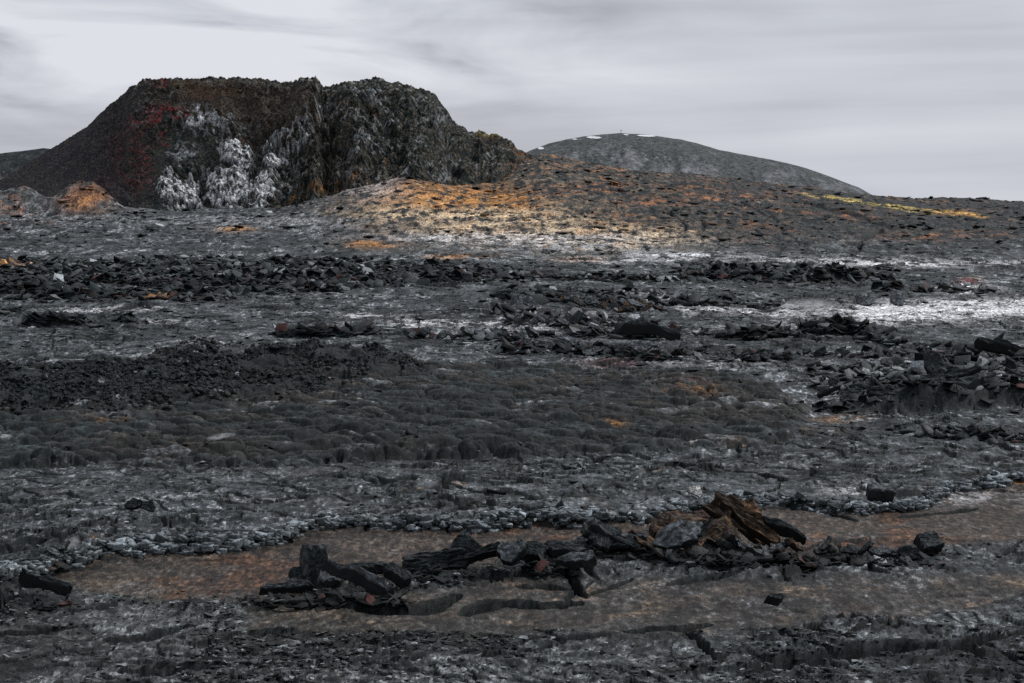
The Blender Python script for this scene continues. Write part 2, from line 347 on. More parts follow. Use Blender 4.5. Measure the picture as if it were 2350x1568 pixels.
    # the upper flow's edge in the lower third, a rounded lip half a metre high
    z += ledge * 0.34 * (1 + 0.5 * sw) * sstep(160, 140, D)
    lip = np.exp(-((lsd - 0.9) / 1.1) ** 2) * (ledge > 0) * (D < 165)
    z += lip * (0.42 * t3 + 0.30 * t2)
    z += hump
    # the broad flank: folds, slumps, small scarps
    fl = slope
    # long overlapping tongues, steep side towards the plain
    fwx = X + 9 * fbm(X / 30, Y / 30, 3, 121); fwy = Y + 9 * fbm(X / 30, Y / 30, 3, 122)
    ph = (fwy / 11 + 0.35 * fwx / 11 + 1.6 * fbm(X / 40, Y / 60, 3, 123)); fs1 = 1 - np.abs((ph % 1) * 2 - 1) ** 0.7
    fold = fbm(xw / 26, yw / 44, 5, 81, ridged=True, gain=0.55)
    z += fl * (0.75 * fold + 0.14 * s1 + 0.55 * fbm(xw / 9, yw / 16, 4, 83, ridged=True, gain=.55) + 0.22 * fbm(xw / 3.0, yw / 7, 2, 87, ridged=True, gain=.6) + 0.5 * fs1)
    z += fl * 1.3 * fbm(X / 60, Y / 60, 2, 85)
    # named landforms of the flank (heights in row units)
    z += k * (20 * blob(897, 408, 26, 16, 1.0) + 10 * blob(925, 425, 40, 12) ) * sstep(700, 730, D) * (D < 850)
    mound = (66 * np.exp(-((U - 205) / 62) ** 2 - ((D - 760) / 26) ** 2) + 34 * np.exp(-((U - 150) / 40) ** 2 - ((D - 745) / 20) ** 2)
             + 58 * np.exp(-((U - 60) / 55) ** 2 - ((D - 765) / 22) ** 2) + 50 * np.exp(-((U + 30) / 60) ** 2 - ((D - 750) / 24) ** 2))
    z += k * mound
    mrub = np.clip(mound / 40, 0, 1)
    z += mrub * (0.5 * s2 + 0.35 * s1)
    z += k * 20 * np.exp(-((U - 50) / 50) ** 2 - ((D - 640) / 8) ** 2) * (1 + 0.5 * rn)
    # carved gullies on the right flank
    def carve(pts, wid, depth_px, samp=None):
        nonlocal z, dark_line
        m = np.zeros_like(U)
        for (x0, y0), (x1, y1) in zip(pts[:-1], pts[1:]):
            dx, dy = x1 - x0, y1 - y0
            wy = VV * 1.0
            t = np.clip(((UU - x0) * dx + (wy - y0) * dy) / (dx * dx + dy * dy), 0, 1)
            q = np.hypot(UU - (x0 + t * dx), wy - (y0 + t * dy))
            m = np.maximum(m, 1 - sstep(wid * 0.35, wid, q))
        z -= m * depth_px * k; dark_line = np.maximum(dark_line, m)
    dark_line = np.zeros_like(U)
    carve([(1800, 460), (1880, 484), (1960, 500), (2050, 535)], 6, 9)
    carve([(2025, 540), (1985, 552), (1970, 580)], 8, 9)
    carve([(1525, 495), (1570, 512), (1572, 535)], 5, 8)
    carve([(1700, 470), (1760, 500), (1830, 560), (1770, 590)], 4, 5)
    carve([(1610, 505), (1620, 530)], 5, 8)
    carve([(1740, 530), (1790, 560), (1860, 570)], 4, 5)
    # foreground plates and cracks: cut with world-width trenches
    def crack(pts, wid, depth, lift=0.0):
        """wid in metres across; pts (u, v); a broken edge whose far side stands `lift` higher"""
        nonlocal z, dark_line
        P = [((a - CX) / F * dv(b), dv(b)) for a, b in pts]
        xq = X + 0.18 * pw1; yq = Y + 0.30 * pw2
        best = np.full(U.shape, 99, f4); side = np.zeros_like(U)
        x0b = min(p[0] for p in P) - 6; x1b = max(p[0] for p in P) + 6; y0b = min(p[1] for p in P) - 8; y1b = max(p[1] for p in P) + 8
        rs = (ds > y0b) & (ds < y1b)
        r0, r1 = np.where(rs)[0][[0, -1]]
        sx, sy = xq[r0:r1], yq[r0:r1]
        b = np.full(sx.shape, 99, f4); n = len(P) - 1
        for i in range(n):
            (ax, ay), (cx, cy) = P[i], P[i + 1]
            dx, dy = cx - ax, cy - ay
            t = np.clip(((sx - ax) * dx + (sy - ay) * dy) / (dx * dx + dy * dy), 0, 1)
            wq = np.sin(math.pi * np.clip((i + t) / n, 0.02, 0.98)) ** 0.5
            q = np.hypot(sx - (ax + t * dx), sy - (ay + t * dy)) / (wq + 0.15)
            b = np.minimum(b, q)
        m = 1 - sstep(wid * 0.42, wid * 0.55, b)
        z[r0:r1] -= m * depth
        if lift: z[r0:r1] += lift * np.exp(-(b / 2.5) ** 2) * (1 - m)
        dark_line[r0:r1] = np.maximum(dark_line[r0:r1], m)
    def dv(v): return float(np.interp(v, [b for a, b in DBASE][::-1], [a for a, b in DBASE][::-1]))
    pw1 = fbm(X / 1.2, Y / 1.2, 3, 91); pw2 = fbm(X / 1.5, Y / 1.5, 3, 93)
    crack([(785, 1414), (880, 1424), (965, 1428), (1000, 1410), (1045, 1390)], 1.7, 1.1, 0.10)
    crack([(1065, 1436), (1120, 1412), (1150, 1404), (1240, 1410), (1325, 1406)], 1.7, 1.2, 0.12)
    crack([(1190, 1364), (1250, 1364), (1310, 1372)], 1.0, 0.8)
    crack([(1290, 1330), (1320, 1350), (1330, 1378), (1345, 1392)], 0.55, 1.0)
    crack([(1345, 1388), (1400, 1368), (1450, 1348)], 0.5, 0.7)
    crack([(1360, 1350), (1300, 1392), (1310, 1408)], 0.3, 0.6)
    crack([(1040, 1352), (1120, 1350), (1240, 1338)], 0.6, 0.6)
    crack([(1440, 1470), (1500, 1464), (1560, 1464), (1625, 1450)], 1.1, 1.0, 0.08)
    crack([(1560, 1468), (1610, 1490), (1640, 1540)], 0.5, 0.8)
    crack([(1730, 1560), (1850, 1524), (1970, 1512), (2060, 1500), (2200, 1500), (2360, 1470)], 2.1, 1.6, 0.12)
    crack([(1540, 1360), (1600, 1345), (1700, 1330)], 1.2, 0.7, 0.06)
    crack([(1650, 1312), (1760, 1318), (1900, 1318)], 0.9, 0.5)
    crack([(250, 1490), (330, 1480), (440, 1466)], 1.2, 0.6, 0.1)
    crack([(280, 1560), (420, 1552), (520, 1545)], 1.3, 0.5, 0.1)
    crack([(0, 1480), (120, 1470), (210, 1462)], 0.7, 0.35, 0.1)
    crack([(1320, 1082), (1420, 1086), (1560, 1086), (1640, 1092), (1740, 1110), (1800, 1125)], 1.3, 0.7, 0.12)
    crack([(170, 1230), (150, 1262), (130, 1290)], 0.5, 0.4)
    crack([(190, 1290), (330, 1272), (450, 1276)], 0.7, 0.3)
    crack([(1800, 1180), (1880, 1186), (1960, 1204)], 1.0, 0.5, 0.1)
    crack([(2060, 1196), (2180, 1190), (2240, 1180)], 0.9, 0.4, 0.1)
    Z = Z + z
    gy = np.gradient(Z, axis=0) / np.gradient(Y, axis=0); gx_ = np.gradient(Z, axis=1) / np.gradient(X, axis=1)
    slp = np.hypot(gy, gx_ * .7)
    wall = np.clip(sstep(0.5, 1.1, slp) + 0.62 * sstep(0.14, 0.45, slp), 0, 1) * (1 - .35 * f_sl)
    VV = VV - mound * 0.9 - (20 * blob(897, 408, 26, 16))
    # ---------------- colours (the rock's own, with some shade and sheen put in)
    n_s = fbm(X / 3.0, Y / 3.0, 5, 101, gain=0.65)
    n_m = fbm(X / 12, Y / 18, 4, 103); n_l = fbm(X / 40, Y / 70, 3, 105)
    stre = (fbm(xw / 2.2, yw / 5, 4, 107, gain=0.6) * sstep(260, 120, D) + fbm(xw / 4.2, yw / 15, 5, 108, gain=0.62) * (1 - sstep(260, 120, D)))
    fine = rng.rand(*U.shape).astype(f4)
    fine = .5 * fine + .5 * np.clip(.5 + 1.3 * perlin(X * 4, Y * 1.6, 77), 0, 1.2)
    g3f = sstep(0.02, 0.10, g3)
    c = np.empty(U.shape + (3,), f4); c[:] = MID
    c = mixc(c, DARK, sstep(-0.05, 0.35, -n_s) * 0.8)
    c = mixc(c, DARK * .8, sstep(.0, .3, n_l + .5 * n_m) * .6 * sstep(1400, 900, V))
    # silvery crust skin: flakes of glassy grey, their sheen put into the colour
    silver = sstep(0.02, 0.40, stre * 0.8 + 0.45 * n_m + 0.25 * n_l + 0.10 * sstep(1300, 700, V))
    dens = sstep(-.45, .45, n_m + .8 * n_l + .5 * stre)
    def thin(sx, sy, sd): return 0.55 * fbm(xw / sx, yw / sy, 4, sd, ridged=True, gain=.62) + .45 * fbm(xw / (sx * .6), yw / (sy * .6), 3, sd + 30, gain=.65)
    fk = (thin(.75, 1.8, 181) * sstep(190, 110, D) + thin(1.7, 6.5, 183) * (sstep(110, 190, D) * sstep(420, 300, D)) + thin(3.4, 17, 185) * sstep(300, 420, D)) - .06
    for msk in (D < 150, (D >= 150) & (D < 360), D >= 360):
        q5, q9 = np.percentile(fk[msk][::23], (50, 90)); fk = np.where(msk, (fk - q5) / (q9 - q5), fk)
    fk = fk.astype(f4)
    c = mixc(c, PALE * .8, silver * .38)
    c = mixc(c, BLACK * 1.3, sstep(-.75, -1.4, fk) * .70)
    c = mixc(c, PALE * 1.25, sstep(1.25, 1.7, fk + 1.0 * dens - .1) * (.45 + .35 * dens))
    hair = (1 - sstep(.0, .06, g2)) * G2 + (1 - sstep(0, .045, g1)) * (1 - G2) * .8; c = mixc(c, BLACK, hair * sstep(-.3, .2, n_m + .6 * n_s) * .6)
    c *= (0.55 + 0.9 * RR[1][c1] * (.5 + .5 * platew) + .45 * (1 - platew) * .5)[..., None]
    c = mixc(c, BLACK, sstep(0.05, 0.35, -stre - 0.3 * n_m) * .7)
    flake = (RR[3][c3] > 0.62) * g3f * G3
    c = mixc(c, PALE, flake * 0.55 * np.clip(smooth + 0.6 * rub, 0, 1) * sstep(-0.15, 0.3, n_m + 0.3 * stre))
    c = mixc(c, BLACK, (RR[3][c2] < 0.30) * 0.6 * G2 * np.clip(platew + rub, 0, 1))
    c = mixc(c, BLACK, (RR[3][c1] < 0.16) * 0.55 * np.clip(platew + rub, 0, 1))
    # brown weathered sheets
    db = np.clip(area([(-400, 600), (200, 600), (600, 596), (1000, 606), (1180, 622)], [(-400, 694), (200, 692), (460, 686), (760, 668), (1180, 646)], 8) + .7 * area([(1560, 612), (2060, 612)], [(1560, 650), (2060, 650)], 6)
                 + .6 * area([(1150, 672), (1560, 676)], [(1150, 700), (1560, 700)], 8) + .8 * area([(1850, 850), (2100, 838), (2450, 830)], [(1850, 900), (2100, 936), (2450, 930)], 8), 0, 1)
    c = mixc(c, DARK * .7, db * sstep(.35, -.25, stre + .3 * n_s) * .9)
    br = area([(100, 1290), (330, 1262), (650, 1240), (760, 1200), (1420, 1200), (1500, 1180), (1800, 1160), (2090, 1165), (2210, 1100), (2420, 1085)],
              [(100, 1330), (330, 1385), (650, 1385), (760, 1360), (1300, 1300), (1500, 1300), (1800, 1300), (2090, 1260), (2210, 1250), (2420, 1240)], 10) * (1 - ledge)
    c = mixc(c, BROWN * 0.85, br * (0.80 + 0.35 * n_s)); c = mixc(c, RUST * 0.5, br * sstep(0.1, 0.5, n_m + n_s * 0.8) * 0.6)
    plat = area([(560, 1395), (1000, 1365), (1200, 1340), (1500, 1330), (1900, 1330), (2450, 1320)], [(560, 1470), (1000, 1470), (1200, 1455), (1500, 1470), (1900, 1440), (2450, 1370)], 16)
    c = mixc(c, BROWN * 0.8, plat * (0.55 + 0.6 * n_s)); c = mixc(c, TAN * 0.8, plat * sstep(0.12, 0.5, n_s + 0.5 * stre) * 0.5)
    lo = sstep(1180, 1500, V)
    c *= (1 - .3 * rub)[..., None]
    c = mixc(c, OLIVE * .6, lo * 0.40 * sstep(-0.2, 0.3, n_l + n_s * 0.5))
    c = mixc(c, BROWN, 0.6 * (blob(800, 1085, 260, 12) + blob(1650, 1150, 60, 6) + blob(560, 1090, 160, 8) + blob(1900, 990, 90, 10) + blob(1380, 1165, 60, 8)) * sstep(-0.1, 0.3, n_s + 0.3))
    # dark flow: olive-brown on top, teal-black
    fc = np.empty_like(c); fc[:] = DARK * .75
    fc = mixc(fc, OLIVE * 0.48, sstep(-0.1, 0.3, n_m + 0.5 * n_s) * 0.75 * sstep(0.15, 0.5, RR[1][tc1]))
    fc = mixc(fc, BROWN * 0.42, sstep(0.1, 0.4, n_l + 0.4 * n_m + 0.5 * (RR[2][tc1] - 0.5)) * 0.7)
    fc = mixc(fc, PALE, (RR[3][tc2] > 0.86) * sstep(-0.1, 0.3, n_m + 0.3 * stre) * 0.6)
    fc = mixc(fc, PALE * .8, sstep(0.34, 0.5, stre) * 0.25)
    fc *= (0.45 + 1.3 * RR[2][tc2] * (.4 + .6 * RR[3][tc1]) + .35)[..., None]
    fc = mixc(fc, PALE * .8, sstep(1.0, 1.5, fk) * sstep(-.2, .3, n_m + stre) * .5); fc = mixc(fc, BLACK, sstep(-.6, -1.2, fk) * .6)
    c = c + (fc - c) * flow[..., None]
    c = mixc(c, BLACK * 1.1, aa * 0.85 * sstep(0.45, -0.1, n_s))
    # black rubble
    bl = np.clip(rcol, 0, 1)
    c = mixc(c, BLACK * 1.1, bl * 0.92)
    c = mixc(c, np.array((0.05, 0.022, 0.020), f4), bl * (RR[2][c2] > 0.80) * 0.7)
    c = mixc(c, MID, bl * (RR[1][c3] > 0.80) * 0.8)
    # flank: tan and orange crust between dark rock
    f_or = np.clip(sstep(600, 540, VV), 0, 1) * sstep(700, 900, UU)
    ff = fbm(xw / 5.5, yw / 12, 5, 111, gain=0.68)
    rockmix = sstep(-0.16, 0.22, ff + 0.18 * (RR[1][c2] - 0.5))
    cf = np.empty_like(c); cf[:] = DARK * 0.7
    tanm = interp(U, [(700, .7), (1200, .85), (1450, 0.62), (1700, 0.30), (2000, 0.2), (2350, 0.08)]) * interp(VV, [(440, 0.9), (500, 0.9), (560, 1.0), (590, 0.8)])
    cf = mixc(cf, TAN * 0.72, rockmix * np.clip(tanm, 0, 1))
    cf = mixc(cf, MID * .9, rockmix * np.clip(0.9 - tanm, 0, 1) * .8)
    orr = sstep(0.02, 0.34, fbm(X / 34, Y / 20, 4, 113) + 0.25 * n_s + 0.02) * interp(UU, [(1100, 0.6), (1250, 1), (1900, .8), (2100, .45), (2350, .2)]) * interp(VV, [(380, 1), (470, .9), (520, .5), (560, .25)])
    cf = mixc(cf, RUST * 1.5, orr * sstep(-0.2, 0.25, ff) * 0.9)
    cf = mixc(cf, ORANGE, orr * sstep(0.12, 0.4, ff + 0.2 * n_s) * 0.5)
    cf = mixc(cf, BLACK, sstep(-.3, -1.0, fk) * .85); cf = mixc(cf, TAN * 1.1, sstep(.8, 1.2, fk) * np.clip(tanm * 1.3, 0, 1) * .5)
    c = c + (cf - c) * f_or[..., None]
    # the pale cone in front of the crater: orange above, cream below
    rr_ = sstep(-0.26, 0.14, ff + 0.25 * n_s)
    o1 = np.clip(blob(1080, 458, 120, 22) + blob(960, 455, 100, 24) + blob(1180, 475, 50, 14) * .8, 0, 1)
    o2 = np.clip(blob(960, 470, 60, 16) + blob(1180, 505, 140, 26) + blob(1330, 550, 190, 22) + blob(1100, 530, 130, 22) + blob(930, 500, 140, 16) * .7 + blob(1450, 555, 120, 18) * .8, 0, 1)
    o3 = np.clip(blob(1250, 556, 260, 12) + blob(1050, 545, 160, 10) * .8 + blob(860, 448, 60, 20) * .7 + blob(880, 415, 30, 18) * .6 + blob(1120, 555, 200, 10) * .7, 0, 1)
    o4 = np.clip(blob(900, 480, 130, 26), 0, 1)
    c = mixc(c, TAN, o4 * rr_ * 0.6)
    c = mixc(c, CREAM, np.clip(o2 * 1.25, 0, 1) * rr_ * 0.95); c = mixc(c, ORANGE, np.clip(o1 * 1.5, 0, 1) * rr_ * 0.95)
    c = mixc(c, ORANGE, o2 * sstep(0.1, 0.45, n_m + 0.3 * n_s) * rr_ * 0.7)
    c = mixc(c, WHITE * 0.9, o3 * rr_ * 0.75)
    # yellow-orange streak high on the right
    st = band([(1840, 452), (1960, 468), (2080, 486), (2200, 496), (2270, 505)], [(1840, 3), (1960, 6), (2100, 9), (2220, 10), (2270, 4)], 0.3)
    c = mixc(c, YELLOW * 1.1, st * sstep(-0.12, 0.12, ff + .3 * n_s) * 0.95); c = mixc(c, ORANGE, st * sstep(2080, 2200, UU) * 0.5)
    st2 = band([(1870, 436), (1960, 444), (2000, 450)], 4, 0.3); c = mixc(c, ORANGE, st2 * 0.75)
    for (a, b, rx, ry) in ((1720, 455, 90, 8), (2250, 545, 60, 8), (1950, 505, 60, 9), (1400, 432, 80, 8), (1280, 445, 60, 6), (2100, 555, 90, 8), (1500, 470, 90, 8)):
        c = mixc(c, RUST * 1.5, blob(a, b, rx, ry) * sstep(-0.1, 0.25, ff + .3 * n_s) * 0.8)
    # left orange mound
    ml = np.clip(blob(195, 462, 62, 26) * 1.2, 0, 1); c = mixc(c, RUST * 1.3, ml * sstep(-0.4, 0.0, ff) * .9); c = mixc(c, ORANGE, ml * sstep(0.0, 0.35, ff + n_s * .3) * .85)
    c = mixc(c, WHITE * .8, np.clip(blob(110, 455, 50, 26) + blob(60, 480, 60, 16) + blob(290, 480, 60, 10), 0, 1) * sstep(-0.1, 0.25, ff) * .55)
    for (a, b, rx, ry) in ((40, 432, 40, 10), (95, 428, 26, 8), (10, 470, 30, 12), (25, 490, 40, 8), (60, 520, 50, 5)):
        c = mixc(c, RUST * 1.5, blob(a, b, rx, ry) * sstep(-0.2, 0.2, ff) * .95)
    # white and cream salts on the plain
    wn = sstep(-0.28, 0.12, stre + 0.4 * n_s)
    for (a, b, rx, ry, s) in ((2130, 718, 190, 18, 1.5), (1980, 712, 90, 10, 1.2), (2330, 705, 120, 12, .9), (1700, 716, 190, 9, 1.0), (1560, 592, 130, 8, 1.1), (2100, 606, 260, 8, 1.1),
                           (1860, 600, 90, 6, .8), (1420, 600, 150, 7, .8), (2230, 670, 60, 9, 1.2), (1050, 750, 230, 6, .8), (840, 728, 80, 4, .7), (940, 742, 60, 4, .8),
                           (440, 1167, 90, 5, 1.3), (560, 1162, 80, 3.4, .8), (250, 715, 110, 6, .8), (360, 740, 40, 5, .5), (1930, 745, 100, 18, 1.1), (1500, 690, 50, 7, .9), (560, 1172, 300, 6, .45),
                           (1120, 1135, 120, 6, .5), (1090, 1190, 60, 8, .4), (1300, 1190, 300, 14, .35), (2150, 1135, 200, 18, .45), (1960, 1150, 120, 12, .45), (230, 845, 300, 10, .45), (2000, 1075, 220, 14, .4),
                           (1620, 840, 160, 12, .35), (1400, 760, 250, 16, .35), (620, 520, 300, 12, .3), (1300, 575, 160, 8, .7), (195, 1240, 22, 10, .5)):
        c = mixc(c, WHITE, np.clip(blob(a, b, rx, ry) * s, 0, 1) * wn * .95)
    for (a, b, rx, ry, s) in ((620, 1161, 60, 2.2, 1.2), (960, 1136, 45, 2, 1.2), (1060, 1128, 40, 1.6, 1.2), (1560, 1093, 60, 2.4, .7), (1400, 985, 34, 5, 1.3), (1590, 1032, 12, 4, 1.0), (1690, 1030, 40, 3, .8),
                           (540, 535, 36, 5, .9), (850, 570, 60, 6, .9), (350, 686, 40, 4, .8), (20, 612, 40, 4, .9), (190, 1245, 8, 5, 1.1), (930, 1000, 16, 4, .7), (2120, 1120, 10, 4, .8), (2320, 1108, 40, 3, .5),
                           (1050, 592, 60, 5, .6), (1340, 598, 60, 6, .5), (2240, 640, 16, 6, .4), (1950, 958, 50, 8, .35), (2000, 1150, 8, 3, .6), (1240, 1340, 20, 4, 0), (260, 990, 40, 6, .6), (1590, 920, 50, 5, .4)):
        c = mixc(c, ORANGE * 1.15, np.clip(blob(a, b, rx, ry) * s, 0, 1) * sstep(-0.3, 0.15, stre + .3 * n_s))
    lt = area([(-400, 1088), (900, 1066), (1400, 1050), (1850, 1000), (2450, 1000)], [(-400, 1330), (70, 1300), (330, 1255), (650, 1240), (760, 1208), (1420, 1208), (1700, 1158), (2080, 1160), (2350, 1098), (2450, 1090)], 8) * (ledge > .3)
    lt = np.clip(lt + .8 * area([(-400, 800), (450, 800), (900, 800), (1250, 818)], [(-400, 870), (260, 850), (430, 822), (940, 845)], 6), 0, 1)
    c = mixc(c, MID * 1.15, lt * sstep(-.35, .1, n_m + .4 * n_s) * .75)
    c = mixc(c, PALE * 1.2, lt * sstep(.55, 1.15, fk + .9 * stre) * .60)
    c = mixc(c, BLACK * 1.5, lt * sstep(-.8, -1.5, fk) * .6)
    c = mixc(c, WHITE * 1.05, ash * sstep(-.55, -.1, stre + .3 * n_s) * .95)
    c = mixc(c, RED * .9, blob(2215, 650, 22, 7) * sstep(-.1, .2, n_s + .1))
    c = mixc(c, np.array((.10, .02, .018), f4), np.clip(blob(1400, 840, 60, 7) + blob(1590, 905, 60, 6) * .5, 0, 1) * .7)
    c = mixc(c, BLACK * .7, dark_line * .9); c = mixc(c, BLACK, slope * sstep(-.5, -1.3, fk) * .75)  # crack insides: dark fresh rock, deepened with painted shade
    c = mixc(c, BLACK, np.clip(wall * .85 + seam * .6, 0, 1))  # steep faces and seams: dark broken rock plus shade painted by slope
    c *= (1 + ((0.80 + .7 * (1 - calm)) * (fine - .5)) * (1 - wall))[..., None]
    c *= (1 + (RR[2][c3] - .5) * .7 * G3 + (RR[2][c2] - .5) * .6 * G2 + (RR[2][c0] - .5) * .5)[..., None]
    c *= interp(V, [(700, 1.0), (1100, 0.95), (1568, 0.80)])[..., None]     # darker towards the front: cloud shade put into the rock colour
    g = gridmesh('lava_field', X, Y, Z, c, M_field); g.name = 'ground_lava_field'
    return us, ds, Z, c, lsd * (ledge >= 0) * (D < 175) + 99 * (D >= 175), lt, ash, np.clip(rub, 0, 1), rcol, smooth, platew, fl, flow, aa, br, np.maximum(plat, 2 * dark_line), V, db
US, DS, ZF, CF, LSD, LTF, ASH, RUB, RCOL, SMO, PLT, FLK, FLOW, AAF, BRF, PLF, VF, DBF = build_field()
def ground_z(x, y):
    u = x / y * F + CX
    ci = np.clip(np.searchsorted(US, u), 0, len(US) - 1); ri = np.clip(np.searchsorted(DS, y), 0, len(DS) - 1)
    return ZF[ri, ci]
def dist_of(v): return float(np.interp(v, [b for a, b in DBASE][::-1], [a for a, b in DBASE][::-1]))
def at(u, v):
    dd = dist_of(v); x = (u - CX) / F * dd
    return x, dd, float(ground_z(np.array(x), np.array(dd)))

# ------------------------------------------------------------------ crater
def build_crater():
    us = np.arange(-420, 1400, 1.7, dtype=f4)
    yc, xc = 1000.0, (655 - CX) / F * 1000.0
    TOP = [(-420, 560), (-200, 500), (-60, 446), (0, 412), (60, 376), (110, 344), (200, 288), (250, 240), (300, 202), (330, 184), (380, 180), (430, 181), (480, 178), (540, 180), (600, 181), (650, 191), (672, 188),
           (690, 179), (712, 180), (724, 175), (733, 190), (742, 201), (758, 200), (764, 194), (800, 189), (830, 184), (862, 180), (890, 189), (920, 191), (950, 202), (990, 212), (1003, 222), (1012, 238),
           (1030, 262), (1045, 282), (1070, 298), (1090, 308), (1100, 300), (1112, 305), (1122, 312), (1138, 305), (1160, 326), (1190, 344), (1230, 366), (1300, 410), (1400, 470)]
    ts = np.concatenate([np.linspace(0, 1, 430), 1 + np.linspace(0.01, 1, 60)]).astype(f4)
    U, T = np.meshgrid(us, ts)
    top = interp(U, TOP) + 4.0 * perlin(U / 14, U * 0 + 3.3, 2) * (T > 0) * sstep(100, 330, U) + 1.6 * perlin(U / 5, U * 0 + 8.3, 4)
    xr = (U - CX) / F * 950 - xc * 0.95
    Rb, Rt = 150.0, 78.0
    dr = yc - np.sqrt(np.maximum(Rt ** 2 - xr ** 2, 0)) * 0.75
    df = yc - Rb * np.sqrt(np.maximum(1 - (xr / 205) ** 2, 0)) - 12
    df = np.minimum(df, dr - 14)
    tt = np.clip(T, 0, 1)
    D = np.where(T <= 1, df + (dr - df) * tt, dr + (T - 1) * 260)
    ztop = CAMH - (top - HOR) / F * dr
    zfoot = 8.0
    zz = zfoot + (ztop - zfoot) * (0.80 * tt + 0.20 * tt ** 2.6)
    zz = np.where(T > 1, ztop - (D - dr) * 0.62 * sstep(0, 0.15, T - 1), zz)
    X = ((U - CX) / F * D).astype(f4); Y = D.astype(f4); Z = zz.astype(f4)
    V = HOR - (Z - CAMH) / D * F
    # surface coordinates along the face: s across, h up
    S = U * f4(0.205); Hh = (Z * 1.7).astype(f4)
    w1 = fbm(S / 12, Hh / 12, 4, 5); w2 = fbm(S / 12, Hh / 12, 4, 15)
    w3 = fbm(S / 3.5, Hh / 3.5, 4, 6); w4 = fbm(S / 3.5, Hh / 3.5, 4, 16)
    UU = U + 46 * w1 + 26 * w3; VV = V + 40 * w2 + 24 * w4
    def blob(cx, cy, rx, ry): return np.exp(-(((UU - cx) / rx) ** 2 + ((VV - cy) / ry) ** 2) ** 1.3).astype(f4)
    RIB = [(410, 450, 46, 34, 1.5), (497, 440, 26, 44, .8), (548, 440, 30, 50, 1.3), (602, 445, 24, 44, 1.35), (470, 288, 60, 26, 1.0), (536, 352, 38, 34, .95), (634, 370, 22, 34, .85), (412, 362, 46, 24, .4), (690, 330, 60, 12, .55), (640, 312, 40, 10, .6),
           (560, 300, 40, 20, .3), (500, 400, 80, 30, .35), (745, 260, 26, 50, .45), (705, 300, 24, 34, .25), (840, 345, 12, 26, .5), (850, 215, 40, 16, .5), (770, 250, 14, 30, .3), (765, 225, 60, 20, .3), (960, 330, 90, 60, .22), (1010, 280, 40, 40, .35), (860, 420, 40, 20, .4), (900, 250, 60, 30, .3), (790, 440, 30, 20, .35)]
    rib = np.zeros_like(U)
    for a, b, rx, ry, s in RIB: rib = np.maximum(rib, blob(a, b, rx, ry) * s)
    outc = np.clip(sstep(0.35, 1.0, rib) + 0.35 * sstep(0.1, .5, rib), 0, 1)
    rocky = np.clip(sstep(222, 200, VV + 10 * w1) + sstep(660, 740, UU + 0.4 * (VV - 200)) * 0.9 + outc + blob(370, 270, 70, 50) * .8, 0, 1)
    scree = 1 - rocky
    xs, hs = S + 2 * fbm(S / 5, Hh / 5, 3, 25), Hh + 2 * fbm(S / 5, Hh / 5, 3, 26)
    def knobs(sc, seed):
        a, b, ax, ay, ci = worley(xs / sc, hs / sc, seed)
        return sc * (0.55 * np.sqrt(np.clip(1 - a * a, 0, 1)) + 0.5 * ((RR[0][ci] - .5) + (RR[1][ci] - .5) * ax + (RR[2][ci] - .5) * ay)) - 0.15 * sc * (1 - sstep(0, .12, b - a)), ci
    k1, c1 = knobs(6.0, 3); k2, c2 = knobs(2.4, 5); k3, c3 = knobs(1.0, 7)
    disp = rocky * (0.42 * k1 + 0.36 * k2 + 0.36 * k3) + scree * (0.22 * k3 + 0.08 * k2)
    disp += 9.0 * fbm(S / 30, Hh / 60, 3, 35) * (0.35 + .65 * sstep(250, 420, U)) + rocky * 2.4 * fbm(S / 11, Hh / 11, 4, 37, ridged=True)
    disp += 1.3 * outc * (0.5 + fbm(S / 7, Hh / 7, 3, 36))
    # gullies running down the face, leaning outwards right of centre
    lean = (UU - 640) / 900
    gx = (S - (Hh - 60) * -lean * 1.6) / 9
    disp += (1.8 * fbm(gx, Hh / 60, 3, 39, ridged=True)) * (0.4 + 0.6 * sstep(640, 760, U))
    hh_ = (Hh - 20) / 80
    disp += 4.0 * sstep(600, 760, U) * fbm((S - 34 * hh_) / 12, (Hh + S * .3) / 48, 4, 41, ridged=True) * sstep(1.05, .7, T) * (.4 + T)
    for (ua, ub, wd_, am_) in ((742, 770, 16, -7), (700, 735, 20, 4), (800, 850, 26, 4.5), (868, 930, 22, -4), (930, 1010, 24, 4), (985, 1080, 16, -3.5), (560, 600, 26, -3), (640, 690, 20, -3.5), (330, 250, 30, 3), (290, 200, 24, -2)):
        ul = ub + (ua - ub) * T + 60 * w1 + 20 * w3; disp += am_ * np.exp(-((U - ul) / wd_) ** 2) * sstep(0, .25, T) * sstep(1.02, .85, T)
    # overhanging arch edges
    def arc(pts, wdt, amt):
        nonlocal disp
        yy = interp(UU, pts); q = (VV - yy) / wdt
        m = sstep(pts[0][0] - 10, pts[0][0] + 20, UU) * (1 - sstep(pts[-1][0] - 20, pts[-1][0] + 10, UU))
        disp += amt * m * (np.exp(-((q + 0.6) / .7) ** 2) - 0.8 * np.exp(-((q - 1.0) / 1.0) ** 2))
    arc([(390, 300), (430, 268), (480, 262), (520, 290), (545, 310)], 14, 2.6)
    arc([(560, 300), (600, 296), (650, 318), (700, 345), (740, 380)], 16, 3.5)
    arc([(400, 400), (450, 405), (520, 385), (560, 400), (620, 395)], 12, 2.0)
    # notch shadows at the rim between the two summits
    disp -= 4.5 * np.exp(-((UU - 742) / 12) ** 2) * sstep(330, 190, V)
    edge = sstep(-0.0, 0.04, T)
    fade = np.where(T > 1, sstep(2, 1.0, T) * 0 + 1, 1).astype(f4)
    tz = np.gradient(Z, axis=0); ty = np.gradient(D, axis=0); ln = np.hypot(tz, ty) + 1e-6
    ny, nz = -tz / ln, ty / ln
